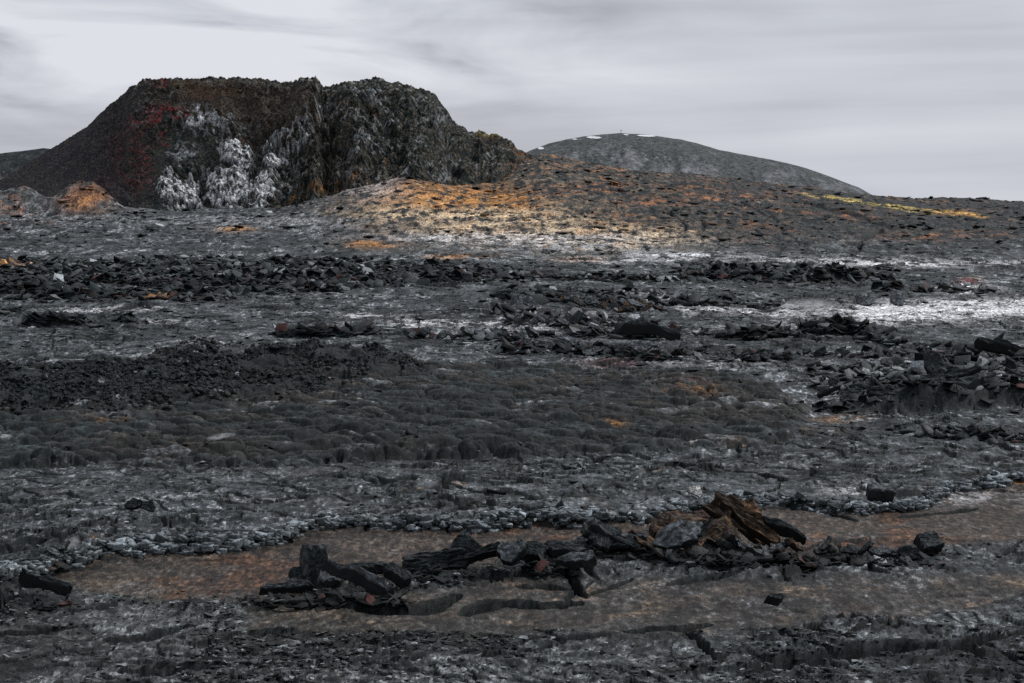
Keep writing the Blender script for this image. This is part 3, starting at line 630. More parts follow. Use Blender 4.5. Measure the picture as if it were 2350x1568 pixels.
    nz = np.where(T > 1, 1.0, np.abs(nz)); ny = np.where(T > 1, 0.0, ny)
    amp = edge * sstep(-420, 100, U) * (1 - 0.3 * sstep(250, 120, U))
    disp = disp * (0.30 + 0.70 * sstep(90, 330, U)) * amp
    # keep the skyline where the rim stands; only its roughness is left
    rimk = sstep(0.90, 1.0, T) * (T <= 1.0) + (T > 1.0)
    disp_r = (0.9 * k2 * .4 + 0.9 * k3) * sstep(200, 320, U) - 0.5
    disp = disp * (1 - rimk) + disp_r * rimk
    Y2 = Y + ny * disp; Z2 = Z + nz * disp
    # ------------ colours
    n_s = fbm(S / 3, Hh / 3, 5, 45, gain=.68); n_m = fbm(S / 12, Hh / 14, 4, 47)
    streak = fbm((S + (Hh * -lean)) / 3, Hh / 26, 4, 49)
    scr = fbm((S + Hh * 0.55) / 4, Hh / 40, 4, 55)
    GREEN = np.array((0.014, 0.020, 0.019), f4); PURP = np.array((0.019, 0.017, 0.022), f4); BRS = np.array((0.052, 0.041, 0.033), f4)
    c = np.empty(U.shape + (3,), f4); c[:] = GREEN * .9
    c = mixc(c, PURP * .8, sstep(420, 250, UU) * (0.75 + .4 * scr))
    c = mixc(c, MID * .8, sstep(0.15, .5, n_s) * .45)
    bs = np.clip(blob(530, 225, 190, 46) + blob(610, 270, 150, 50) + blob(710, 300, 90, 60) * .8 + blob(790, 400, 60, 60) * .5, 0, 1)
    c = mixc(c, BRS, bs * (0.75 + .5 * n_s))
    c = mixc(c, np.array((.13, .075, .045), f4), blob(480, 215, 60, 16) * .6); c = mixc(c, np.array((.20, .11, .04), f4), (blob(420, 192, 34, 12) * .6 + blob(520, 200, 20, 8) * .4) * sstep(-.1, .2, n_s))
    c = mixc(c, np.array((.10, .092, .078), f4), (RR[3][c3] > .70) * (rocky * .6 + .10))
    c = mixc(c, PALE * .9, (RR[2][c3] > .76) * rocky * sstep(-.15, .25, n_m + n_s * .4) * .8)
    c = mixc(c, BLACK, (RR[1][c2] > .6) * .5 * rocky)
    c = mixc(c, TAN * .6, sstep(880, 1000, UU) * sstep(.1, .45, n_s + .3 * streak) * .3)
    vein = fbm(xs / 2.6, hs / 3.4, 4, 57, gain=.62); rib = rib * (0.55 + 1.1 * sstep(-.28, .12, vein))
    sal = sstep(0.25, 0.65, rib) * sstep(-0.34, 0.05, n_s + 0.15 * (RR[1][c3] - .5))
    lev = np.clip(rib, 0, 1.3)
    c = mixc(c, PALE * 1.15, sal * .9 * np.clip(lev * 1.3, 0, 1))
    c = mixc(c, WHITE * .88, sstep(0.7, 1.15, lev) * sstep(-0.14, 0.10, n_s) * .95)
    c = mixc(c, BLACK, sstep(.1, .3, -vein - .2 * n_s) * sstep(.1, .5, rib) * .7)
    for a, b, rx, ry, s in ((355, 190, 34, 10, .55), (403, 247, 20, 6, 1.2), (380, 276, 44, 13, 1.0), (410, 268, 26, 10, .9), (308, 292, 12, 10, .7), (378, 322, 18, 10, .75), (330, 372, 22, 34, .32), (318, 415, 30, 26, .25), (300, 340, 60, 40, .14), (336, 280, 16, 8, .5),
                            (700, 375, 16, 8, .35), (690, 430, 14, 8, .3), (572, 318, 10, 8, .4), (1100, 343, 10, 6, .5), (850, 288, 18, 5, .25), (250, 430, 40, 30, .12)):
        c = mixc(c, RED, np.clip(blob(a, b, rx, ry) * s, 0, 1) * sstep(-.15, .2, n_s + .3 * streak) * .85)
    c = mixc(c, ORANGE * .8, np.clip(blob(700, 200, 10, 8) * 0 + blob(890, 418, 20, 12) * .5 + blob(800, 450, 60, 12) * .35 + blob(720, 470, 60, 10) * .5, 0, 1) * sstep(-.1, .3, n_s))
    mossy = sstep(1080, 1110, U) * sstep(345, 315, V); c = mixc(c, YELLOW * .5, mossy * .7 * sstep(-.2, .2, n_s)); c = mixc(c, RUST * .8, sstep(1150, 1190, U) * sstep(0, .3, n_s) * .8)
    c = mixc(c, TAN * .5, (k3 > .55) * (rng.rand(*U.shape) > .6) * .35)
    fine = rng.rand(*U.shape).astype(f4); c *= (0.65 + 0.7 * fine)[..., None]; c = mixc(c, PALE * .5, (rng.rand(*U.shape) > .985) * .6)
    gridmesh('crater_hill', X, Y2, Z2, c, M_crater)
build_crater()

# ------------------------------------------------------------------ far hills
def hill(name, top, d0, d1, ubounds, seed, tint, rows=150):
    us = np.arange(ubounds[0], ubounds[1], 2.2, dtype=f4)
    ts = np.concatenate([np.linspace(0, 1, rows), 1 + np.linspace(0.05, 1, 16)]).astype(f4)
    U, T = np.meshgrid(us, ts); tt = np.clip(T, 0, 1)
    tp = interp(U, top)
    D = np.where(T <= 1, d0 + (d1 - d0) * tt, d1 + (T - 1) * (d1 - d0) * 2)
    zt = CAMH - (tp - HOR) / F * d1; zf = -6.0
    Z = zf + (zt - zf) * (1 - (1 - tt) ** 1.45); Z = np.where(T > 1, zt + (zf - zt) * (1 - np.cos((T - 1) * math.pi / 2)) , Z)
    X = (U - CX) / F * D; k = d1 / F
    S = U * f4(k); H = D / 1.0
    n = 6 * fbm(S / 120, H / 200, 4, seed) * k * (1 - sstep(.85, 1, T) * .9) + 2.6 * k * fbm(S / 16, H / 34, 4, seed + 3) * (1 - .6 * sstep(.93, 1, T))
    gl = fbm(S / 34 + .6 * fbm(S / 60, H / 90, 2, seed + 20), H / 340, 4, seed + 6, ridged=True) * 9 * k * sstep(0, .3, T) * (1 - sstep(.55, .9, T))
    Z2 = Z + n + gl
    V = HOR - (Z - CAMH) / D * F
    ns = fbm(S / 10, H / 22, 5, seed + 9, gain=.68); nm = fbm(S / 70, H / 90, 4, seed + 11)
    c = np.empty(U.shape + (3,), f4); c[:] = tint[0]
    c = mixc(c, tint[1], sstep(-.05, .3, nm + .5 * ns + .25 * gl / (9 * k) + .4 * (sstep(.75, .3, T) - .5)) * .8)
    c = mixc(c, np.array((.33, .33, .34), f4), sstep(.42, .62, ns + .25 * nm) * .6)
    c = mixc(c, np.array((.35, .35, .36), f4), (rng.rand(*U.shape) > .993) * .7)
    c *= (0.8 + .4 * rng.rand(*U.shape))[..., None]
    gridmesh(name, X.astype(f4), D.astype(f4), Z2.astype(f4), c.astype(f4), M_hill)
    return U, D, X, Z2
HT = [(1000, 500), (1100, 420), (1180, 366), (1212, 348), (1235, 338), (1260, 329), (1300, 320), (1340, 313), (1390, 308), (1425, 306), (1470, 308), (1510, 313), (1560, 320), (1600, 329), (1650, 344), (1700, 354), (1750, 363),
      (1800, 373), (1850, 386), (1890, 400), (1930, 415), (1970, 430), (2010, 452), (2050, 478), (2100, 500)]
FH = hill('far_hill', HT, 2250, 2500, (1000, 2100), 61, (np.array((.085, .094, .096), f4), np.array((.19, .195, .205), f4)))  # tints lifted: distance haze is put into the rock colour
hill('side_hill', [(-500, 380), (-200, 362), (0, 352), (50, 347), (100, 340), (150, 345), (300, 420), (420, 500)], 1250, 1330, (-500, 420), 71, (np.array((.035, .04, .042), f4), np.array((.12, .12, .12), f4)), 120)

# ground sheet out to the horizon, below the relief
def sheet():
    me = bpy.data.meshes.new('far_ground'); s = 12000
    me.from_pydata([(-s, -s, -14), (s, -s, -14), (s, s, -14), (-s, s, -14)], [], [(0, 1, 2, 3)]); 
    ca = me.color_attributes.new('Col', 'FLOAT_COLOR', 'POINT'); ca.data.foreach_set('color', [.05, .055, .058, 1] * 4)
    me.materials.append(M_hill); o = bpy.data.objects.new('far_ground', me); COL.objects.link(o); o['kind'] = 'structure'
sheet()

# ------------------------------------------------------------------ broken crust: countless plates and chips
def grid_at(A, x, y):
    u = x / y * F + CX
    return A[np.clip(np.searchsorted(DS, y), 0, len(DS) - 1), np.clip(np.searchsorted(US, u), 0, len(US) - 1)]
def plates(name, label, x, y, size, thick, tilt, colour, sink=0.25, asp=0.6, seed=1, kind='stuff'):
    r = np.random.RandomState(seed); n = len(x); K = 5
    z = grid_at(ZF, x, y)
    ang = (np.arange(K) / K * 2 * np.pi)[None] + r.uniform(-.38, .38, (n, K)); rad = r.uniform(.62, 1.12, (n, K))
    a = np.where(r.rand(n) > .5, r.uniform(asp, 1, n), 1.0)[:, None]
    px = np.cos(ang) * rad; py = np.sin(ang) * rad * a * asp / .8
    h = thick[:, None]
    warp = r.uniform(-.12, .12, (n, K))
    def ring(s, zz): return np.stack([px * s, py * s, np.broadcast_to(zz, px.shape) + warp], -1)
    V = np.concatenate([ring(.95, h * .5), ring(1.0, h * .30), ring(.93, -h * .5), np.stack([r.uniform(-.2, .2, n), r.uniform(-.2, .2, n), h[:, 0] * .5 + r.uniform(-.05, .12, n)], -1)[:, None]], 1)
    V *= size[:, None, None]
    # rotate: yaw, then tilt about a random horizontal axis
    yaw = r.uniform(0, 2 * np.pi, n); ca, sa = np.cos(yaw), np.sin(yaw)
    x1 = V[..., 0] * ca[:, None] - V[..., 1] * sa[:, None]; y1 = V[..., 0] * sa[:, None] + V[..., 1] * ca[:, None]; z1 = V[..., 2]
    ax = r.uniform(0, 2 * np.pi, n); cx, sx = np.cos(ax)[:, None], np.sin(ax)[:, None]; ct, st = np.cos(tilt)[:, None], np.sin(tilt)[:, None]
    dot = x1 * cx + y1 * sx
    X = x1 * ct + (sx * z1) * st + cx * dot * (1 - ct); Y = y1 * ct + (-cx * z1) * st + sx * dot * (1 - ct); Z = z1 * ct + (cx * y1 - sx * x1) * st
    lift = (size * np.sin(tilt) * 0.45 + size * thick * sink)[:, None]
    co = np.stack([X + x[:, None], Y + y[:, None], Z + (z[:, None] + lift)], -1).astype(f4).reshape(-1, 3)
    nv = 3 * K + 1; k = np.arange(K); k1 = (k + 1) % K
    tri = [np.stack([k, k1, np.full(K, 3 * K)], -1)]
    for lo, hi in ((K, 0), (2 * K, K)):
        tri += [np.stack([lo + k, lo + k1, hi + k1], -1), np.stack([lo + k, hi + k1, hi + k], -1)]
    tri = np.concatenate(tri); T = (tri[None] + (np.arange(n) * nv)[:, None, None]).reshape(-1, 3).astype(np.int32)
    me = bpy.data.meshes.new(name); me.vertices.add(len(co)); me.loops.add(T.size); me.polygons.add(len(T))
    me.vertices.foreach_set('co', co.ravel()); me.loops.foreach_set('vertex_index', T.ravel()); me.polygons.foreach_set('loop_start', np.arange(0, T.size, 3, dtype=np.int32))
    me.update(calc_edges=True)
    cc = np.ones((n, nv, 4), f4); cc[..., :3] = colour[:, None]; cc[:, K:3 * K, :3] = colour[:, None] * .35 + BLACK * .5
    ca_ = me.color_attributes.new('Col', 'FLOAT_COLOR', 'POINT'); ca_.data.foreach_set('color', cc.ravel())
    me.materials.append(M_plate); o = bpy.data.objects.new(name, me); COL.objects.link(o); o['kind'] = kind; o['label'] = label
    return o
M_plate = rock_material('plate_rock', 1.6, 0.5, 0.6, 0.22, speck=0.4)
def scatter(n, weight, power, seed, dmin=66, dmax=900):
    """random ground points; density per unit of azimuth and of log distance, thinned by a weight map"""
    r = np.random.RandomState(seed); out_x, out_y = [], []; got = 0
    while got < n:
        m = n * 2
        q = r.rand(m); dd = np.exp(math.log(dmin) + (math.log(dmax) - math.log(dmin)) * q ** power); u = r.uniform(-300, 2650, m)
        x = (u - CX) / F * dd; wv = grid_at(weight, x, dd); k = r.rand(m) < wv
        out_x.append(x[k]); out_y.append(dd[k]); got += k.sum()
        if m * 40 < got + 1: break
        if len(out_x) > 60: break
    x = np.concatenate(out_x)[:n].astype(f4); y = np.concatenate(out_y)[:n].astype(f4); return x, y
def plate_colours(x, y, r, dark, pale, vary=0.5):
    c = grid_at(CF, x, y).copy(); n = len(x)
    c *= np.exp(r.normal(0, vary, n))[:, None]
    m = r.rand(n); c[m < dark] = c[m < dark] * .3 + BLACK; k = m > 1 - pale; c[k] = c[k] * .4 + PALE * r.uniform(.4, 1.1, k.sum())[:, None]
    return c.astype(f4)
def size_at(y, lo, hi, r, n):
    s = lo * (hi / lo) ** (r.rand(n) ** 1.8); return (s * np.clip(y / 230.0, 0.35, 1.25)).astype(f4)
def field_plates():
    r = np.random.RandomState(5)
    # heaps and ridges
    x, y = scatter(42000, np.clip(RUB + .22 * DBF, 0, 1), 0.8, 21, 70, 560); n = len(x)
    sz = size_at(y, .14, 1.5, r, n); c = plate_colours(x, y, r, .25, .035)
    rust = (r.rand(n) < .05) & (grid_at(RCOL, x, y) > .3); c[rust] = np.array((.06, .022, .02), f4)
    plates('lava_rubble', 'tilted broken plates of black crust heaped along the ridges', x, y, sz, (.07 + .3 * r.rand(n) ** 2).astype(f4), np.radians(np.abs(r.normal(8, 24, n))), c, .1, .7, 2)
    # plates lying on the plain
    wt = np.clip(0.10 + 0.9 * PLT, 0, 1) * SMO * (1 - .85 * LTF) * (1 - ASH) * (1 - BRF * .75) * np.clip(1 - PLF * .8, 0, 1)
    x, y = scatter(13000, wt, 0.75, 22, 66, 600); n = len(x)
    sz = size_at(y, .10, 1.0, r, n)
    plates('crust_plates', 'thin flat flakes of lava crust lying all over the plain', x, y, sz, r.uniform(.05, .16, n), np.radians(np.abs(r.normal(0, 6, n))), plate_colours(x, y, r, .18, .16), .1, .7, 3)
    x, y = scatter(30000, np.clip(.06 + .97 * PLT ** 3, 0, 1) * SMO * (1 - .9 * LTF) * (1 - BRF * .8) * np.clip(1 - PLF * .8, 0, 1) * (VF > 1130), 1.0, 27, 64, 140); n = len(x)
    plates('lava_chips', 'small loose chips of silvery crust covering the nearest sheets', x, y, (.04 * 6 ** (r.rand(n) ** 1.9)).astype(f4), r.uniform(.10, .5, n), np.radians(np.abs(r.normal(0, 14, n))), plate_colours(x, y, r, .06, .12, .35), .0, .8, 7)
    # chunky lobes along the lip of the light flow
    x, y = scatter(5200, ((LSD > -.1) & (LSD < 1.1)).astype(f4), 1.0, 31, 84, 170); n = len(x)
    cl = (MID[None] * np.exp(r.uniform(.0, 1.9, n))[:, None]).astype(f4)
    plates('flow_edge_lobes', 'rounded grey lobes crowding the lip of the light flow', x, y, (.10 * 5.5 ** (r.rand(n) ** 1.5)).astype(f4), r.uniform(.4, .9, n), np.radians(np.abs(r.normal(0, 16, n))), cl, -.1, .75, 8)
    # flank
    x, y = scatter(3500, np.clip(FLK, 0, 1), 0.9, 23, 480, 930); n = len(x)
    sz = (.6 * 4.0 ** (r.rand(n) ** 2.2) * np.clip(y / 560, .8, 1.4)).astype(f4)
    plates('flank_crust', 'overlapping crust fragments covering the broad slope', x, y, sz, r.uniform(.08, .25, n), np.radians(np.abs(r.normal(0, 9, n))), plate_colours(x, y, r, .12, .03), -.1, .7, 4)
    # dark flow, small clinker at its back
    x, y = scatter(26000, np.clip(AAF * sstep(-.25, .25, fbm((np.meshgrid(US, DS)[0] - CX) / F * DS[:, None] / 4, np.repeat(DS[:, None], len(US), 1) / 9, 3, 171)) + .003 * FLOW, 0, 1), 1.0, 24, 150, 260); n = len(x)
    sz = (.05 * 9 ** (r.rand(n) ** 2.6)).astype(f4)
    plates('clinker', 'rough clinker on the back of the dark lava flow', x, y, sz, r.uniform(.3, .8, n), np.radians(np.abs(r.normal(0, 35, n))), plate_colours(x, y, r, .4, .02), .2, .8, 5)
field_plates()

# ------------------------------------------------------------------ things that can be told apart: slabs, boulders, snow, post
from mathutils import noise as mnoise
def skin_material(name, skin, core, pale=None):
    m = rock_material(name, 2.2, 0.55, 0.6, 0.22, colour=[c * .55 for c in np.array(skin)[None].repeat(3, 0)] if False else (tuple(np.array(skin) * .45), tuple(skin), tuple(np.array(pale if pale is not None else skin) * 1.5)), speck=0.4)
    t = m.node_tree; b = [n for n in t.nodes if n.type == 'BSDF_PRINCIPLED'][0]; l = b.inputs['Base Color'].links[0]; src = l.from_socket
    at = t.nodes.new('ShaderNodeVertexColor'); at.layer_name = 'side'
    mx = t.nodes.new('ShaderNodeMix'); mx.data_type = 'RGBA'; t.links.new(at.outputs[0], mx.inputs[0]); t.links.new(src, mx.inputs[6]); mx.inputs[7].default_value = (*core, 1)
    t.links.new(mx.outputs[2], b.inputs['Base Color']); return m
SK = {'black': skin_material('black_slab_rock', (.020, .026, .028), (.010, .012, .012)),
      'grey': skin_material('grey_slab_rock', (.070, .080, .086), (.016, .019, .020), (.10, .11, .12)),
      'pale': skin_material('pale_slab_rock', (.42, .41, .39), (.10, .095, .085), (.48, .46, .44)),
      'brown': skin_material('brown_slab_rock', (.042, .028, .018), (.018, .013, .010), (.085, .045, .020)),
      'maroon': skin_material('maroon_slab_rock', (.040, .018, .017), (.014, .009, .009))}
def slab_mesh(name, seed, shape, thick, mat, curl=0.0, cuts=6):
    """a plate of broken crust about one metre across, its foot at z = 0 when laid flat; thick is relative"""
    r = random.Random(seed); bm = bmesh.new()
    if shape == 'point': out = [(-.5, -.5), (.45, -.5), (.5, -.1), (.22, .30), (.05, .62), (-.12, .36), (-.46, .02)]
    elif shape == 'block': out = [(-.5, -.42), (-.1, -.5), (.48, -.44), (.5, .1), (.44, .46), (0, .5), (-.46, .44), (-.52, 0)]
    elif shape == 'long': out = [(-.5, -.16), (-.1, -.2), (.42, -.15), (.5, .02), (.44, .16), (.05, .2), (-.44, .18)]
    else:
        K = r.randint(6, 8); out = []
        for i in range(K):
            a = (i + r.uniform(-.25, .25)) / K * 2 * math.pi; q = r.uniform(.38, .58); out.append((math.cos(a) * q, math.sin(a) * q * .85))
    out = [(x + r.uniform(-.05, .05), y + r.uniform(-.05, .05)) for x, y in out]
    n = len(out)
    # concentric rings give the faces something to bend
    rings = []
    for lv, (sc, z) in enumerate(((.0, thick), (.25, thick), (.45, thick), (.63, thick), (.80, thick), (.96, thick * .98), (1.0, thick * .80), (1.02, thick * .4), (.97, thick * .08), (.85, 0.0), (.4, 0.0), (0, 0))):
        if sc == 0: rings.append([bm.verts.new((0, 0, z))]); continue
        row = []
        for i in range(n):
            (x0, y0), (x1, y1) = out[i], out[(i + 1) % n]
            for k in range(cuts):
                f = k / cuts; x = x0 + (x1 - x0) * f; y = y0 + (y1 - y0) * f
                row.append(bm.verts.new((x * sc, y * sc, z)))
        rings.append(row)
    for a, b in zip(rings[:-1], rings[1:]):
        m = max(len(a), len(b))
        for i in range(m):
            j = (i + 1) % m
            if len(a) == 1: bm.faces.new((a[0], b[i], b[j]))
            elif len(b) == 1: bm.faces.new((a[i], b[0], a[j]))
            else: bm.faces.new((a[i], b[i], b[j], a[j]))
    bmesh.ops.recalc_face_normals(bm, faces=bm.faces)
    off = Vector((seed * 3.1, seed * 1.7, 0))
    for v in bm.verts:
        p = v.co.copy(); e = min(1, math.hypot(p.x, p.y) * 2)
        v.co += mnoise.noise_vector(p * 2.6 + off) * .05 + mnoise.noise_vector(p * 8 + off) * .045 * (.4 + e) + mnoise.noise_vector(p * 19 + off) * .022
        v.co.z += .035 * abs(math.sin(p.y * 17 + 4 * mnoise.noise(p * 2 + off))) * (1 if p.z > thick * .5 else 0)
        v.co.z += curl * (p.x * p.x + .5 * p.y) + .10 * mnoise.noise(p * 1.7 + off)
    me = bpy.data.meshes.new(name); bm.to_mesh(me)
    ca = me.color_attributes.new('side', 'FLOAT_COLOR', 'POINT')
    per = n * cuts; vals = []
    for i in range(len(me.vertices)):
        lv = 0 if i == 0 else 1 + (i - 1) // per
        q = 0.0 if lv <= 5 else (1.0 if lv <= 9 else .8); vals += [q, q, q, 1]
    ca.data.foreach_set('color', vals); me.materials.append(SK[mat]); bm.free(); return me
MESHES = {}
def mesh_for(shape, mat, tk, seed, curl=0.0):
    key = (shape, mat, tk, seed, curl)
    if key not in MESHES: MESHES[key] = slab_mesh('slab_mesh', seed + 1, shape, tk, mat, curl)
    return MESHES[key]
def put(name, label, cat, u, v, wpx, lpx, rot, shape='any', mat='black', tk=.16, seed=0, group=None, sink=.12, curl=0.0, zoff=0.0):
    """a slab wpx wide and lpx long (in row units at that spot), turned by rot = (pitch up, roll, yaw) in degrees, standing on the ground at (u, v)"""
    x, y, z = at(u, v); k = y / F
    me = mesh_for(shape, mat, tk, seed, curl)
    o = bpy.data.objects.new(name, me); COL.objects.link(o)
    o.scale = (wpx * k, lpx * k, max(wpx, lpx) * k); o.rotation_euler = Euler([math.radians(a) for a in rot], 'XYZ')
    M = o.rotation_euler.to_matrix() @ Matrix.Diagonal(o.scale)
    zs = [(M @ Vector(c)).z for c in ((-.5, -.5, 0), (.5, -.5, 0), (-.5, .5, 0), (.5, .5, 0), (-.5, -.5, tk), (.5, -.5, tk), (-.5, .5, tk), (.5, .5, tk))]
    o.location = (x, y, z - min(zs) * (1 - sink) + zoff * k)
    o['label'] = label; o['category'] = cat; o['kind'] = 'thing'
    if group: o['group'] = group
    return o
S = 'lava_slab'
put(S, 'upright black block standing tallest at the back of the broken pile left of centre', 'rock slab', 716, 1362, 60, 104, (80, 4, 12), 'block', 'black', .45, 1)
put(S, 'dark ribbed slab lying at the far left end of the near broken pile', 'rock slab', 662, 1388, 120, 44, (38, -4, -4), 'long', 'grey', .22, 2)
put(S, 'black rounded lump left of the tallest upright block in the near pile', 'boulder', 686, 1366, 52, 40, (45, 10, 30), 'block', 'black', .6, 3)
put(S, 'grey ribbed slab leaning in front of the tallest upright block', 'rock slab', 752, 1394, 56, 112, (30, 14, 28), 'long', 'grey', .20, 4)
put(S, 'long grey slab sliding down to the right from the near broken pile', 'rock slab', 818, 1402, 190, 50, (18, 22, -14), 'long', 'grey', .15, 5)
put(S, 'low arched dark slab between the leaning grey slabs and the square faced slab', 'rock slab', 832, 1356, 130, 60, (22, -6, 4), 'any', 'black', .18, 6, curl=-.5)
put(S, 'small black chunk at the right foot of the arched dark slab', 'boulder', 912, 1372, 60, 34, (20, 20, -30), 'block', 'black', .5, 7)
put(S, 'square faced dark slab standing on edge before the brown sheet', 'rock slab', 1000, 1330, 150, 46, (66, -3, 5), 'block', 'black', .24, 8)
put(S, 'black pointed slab rising behind the square faced dark slab', 'rock slab', 1068, 1302, 78, 56, (72, 0, -6), 'point', 'black', .28, 9, zoff=14)
put(S, 'long dark slab with a rounded tip pointing up to the right', 'rock slab', 1095, 1330, 130, 52, (48, -16, 4), 'long', 'black', .24, 10)
put(S, 'crumpled grey slab with folded skin beside a black lump', 'rock slab', 1178, 1338, 84, 66, (50, -22, 10), 'any', 'grey', .35, 11, curl=.4)
put(S, 'black lump between the crumpled grey slab and the foot of the big heap', 'boulder', 1226, 1322, 60, 40, (40, 8, -14), 'block', 'black', .5, 12)
put(S, 'dark slab roofing a black hollow at the foot of the big heap', 'rock slab', 1296, 1318, 110, 50, (20, 6, 8), 'any', 'black', .22, 13)
put(S, 'flat grey slab with a ragged lip in front of the black hollow', 'rock slab', 1330, 1336, 96, 44, (24, -8, -20), 'any', 'grey', .24, 14)
put(S, 'biggest rusty brown slab, pointed and leaning left atop the heap', 'rock slab', 1700, 1262, 160, 84, (44, 34, -14), 'point', 'brown', .10, 15, zoff=14)
put(S, 'rusty brown slab leaning just under the biggest pointed one', 'rock slab', 1722, 1276, 170, 70, (38, 30, -20), 'long', 'brown', .12, 16, zoff=8)
put(S, 'brown edged dark slab leaning steeply left of the pointed rusty slab', 'rock slab', 1655, 1284, 90, 96, (60, 30, 20), 'point', 'brown', .16, 17)
put(S, 'black slab with a hooked tip at the left shoulder of the rusty slabs', 'rock slab', 1636, 1262, 80, 50, (50, -24, -6), 'any', 'black', .25, 18, zoff=10)
put(S, 'dark log shaped slab dipping to the right of the rusty slabs', 'rock slab', 1790, 1262, 110, 40, (26, 24, -12), 'long', 'black', .22, 19)
put(S, 'flat rust topped slab lying level left of the leaning rusty slabs', 'rock slab', 1560, 1226, 150, 90, (8, 3, 6), 'any', 'brown', .14, 20)
put(S, 'rough brown boulder sitting above the left end of the big heap', 'boulder', 1528, 1252, 76, 50, (36, 4, 0), 'block', 'brown', .5, 21)
put(S, 'dark brown lump on top of the flat rust topped slab', 'boulder', 1620, 1214, 60, 38, (24, -6, 20), 'block', 'maroon', .45, 22)
put(S, 'small black fin of rock standing alone on the light grey flow', 'rock slab', 1287, 1204, 24, 30, (80, 6, -10), 'point', 'black', .25, 23)
put(S, 'pale grey flake tipped up alone near the right of the light flow', 'rock slab', 1598, 1170, 36, 26, (56, 20, -20), 'point', 'pale', .12, 24)
put(S, 'left one of two small black slabs jutting from the grey flow', 'rock slab', 308, 1196, 44, 26, (50, -10, 4), 'any', 'black', .3, 25)
put(S, 'right one of two small black slabs jutting from the grey flow', 'rock slab', 342, 1196, 34, 26, (70, 16, 6), 'point', 'black', .3, 26)
put(S, 'thin black flake lifted from the light flow above its edge', 'rock slab', 1140, 1172, 44, 14, (30, 8, 0), 'long', 'black', .2, 27)
put(S, 'black fin shaped rock rising highest on the right hand slab ridge', 'rock slab', 2140, 902, 56, 66, (66, -34, 10), 'point', 'black', .3, 28, zoff=22)
put(S, 'slim upright black spike at the left half of the right hand slab ridge', 'rock slab', 1998, 918, 18, 42, (82, 0, 0), 'point', 'black', .35, 29)
put(S, 'broad dark curved slab facing out below the slim black spike', 'rock slab', 2030, 938, 100, 60, (52, 2, 4), 'any', 'black', .14, 30, curl=-.3)
put(S, 'dark slab split by cracks at the middle of the right hand ridge', 'rock slab', 2130, 938, 90, 56, (48, -8, -6), 'block', 'black', .14, 31)
put(S, 'long dark roof slab sloping up to the right on the slab ridge', 'rock slab', 2190, 912, 120, 40, (26, -14, 8), 'long', 'black', .12, 32, zoff=8)
put(S, 'widest flat dark slab at the right end of the slab ridge', 'rock slab', 2230, 934, 120, 70, (36, -10, 4), 'block', 'black', .12, 33)
put(S, 'dark slab leaning left at the left end of the right hand ridge', 'rock slab', 1960, 936, 70, 44, (44, -18, 12), 'any', 'black', .14, 34)
put(S, 'small thin dark slab at the far left tip of the right hand ridge', 'rock slab', 1905, 926, 60, 26, (30, -22, 10), 'long', 'black', .16, 35)
put(S, 'sharp black blade jutting up near the right edge behind the grey sheet', 'rock slab', 2290, 812, 22, 46, (76, 30, -10), 'point', 'black', .2, 36)
put(S, 'long black slab hanging over a shadow near the right edge', 'rock slab', 2290, 822, 110, 26, (20, 14, -6), 'long', 'black', .2, 37)
put(S, 'smooth cracked grey slab tilted forward in the middle rubble', 'rock slab', 1300, 812, 78, 50, (40, 3, 4), 'any', 'grey', .12, 38)
put(S, 'grey shield shaped slab standing below the black hollow in the rubble', 'rock slab', 1476, 838, 60, 50, (42, 8, -14), 'any', 'grey', .12, 39)
put(S, 'flat black roof slab over the hollow in the middle rubble', 'rock slab', 1490, 800, 130, 40, (12, 6, -4), 'long', 'black', .14, 40, zoff=10)
put(S, 'upright pair of greenish grey plates left of the middle heap, left plate', 'rock slab', 1184, 718, 26, 42, (66, -12, 8), 'point', 'grey', .12, 41)
put(S, 'upright pair of greenish grey plates left of the middle heap, right plate', 'rock slab', 1214, 716, 30, 36, (60, 20, -12), 'any', 'grey', .12, 42)
put(S, 'large grey slab tipped like a tent left of the white ash sheet', 'rock slab', 1985, 706, 40, 34, (56, -14, 4), 'block', 'grey', .14, 43)
put(S, 'smooth blue grey slab leaning beside the tent like one', 'rock slab', 2060, 706, 34, 36, (60, 14, -6), 'block', 'grey', .14, 44)
put(S, 'square black block low in the right of the near brown sheet', 'boulder', 2082, 1300, 46, 34, (74, 0, 2), 'block', 'black', .5, 45)
put(S, 'knobbly dark boulder near the right brown sheet', 'boulder', 2128, 1284, 56, 44, (40, -10, 20), 'block', 'black', .6, 46)
put(S, 'rounded pale grey boulder bulging from the flow edge at the right', 'boulder', 2016, 1178, 56, 34, (20, 6, 0), 'block', 'grey', .55, 47)
put(S, 'flat dark ridge slab with a shadow below it at the left edge', 'rock slab', 112, 1392, 120, 40, (16, 8, -8), 'long', 'black', .24, 48)
put(S, 'small black lump poking through the grey sheet low at the right', 'boulder', 1776, 1404, 50, 26, (30, 10, 10), 'any', 'black', .4, 49)
put(S, 'lone black rock on the plain behind the white ash sheet', 'boulder', 1990, 640, 16, 12, (40, 0, 0), 'block', 'black', .5, 50)
r_ = random.Random(3)
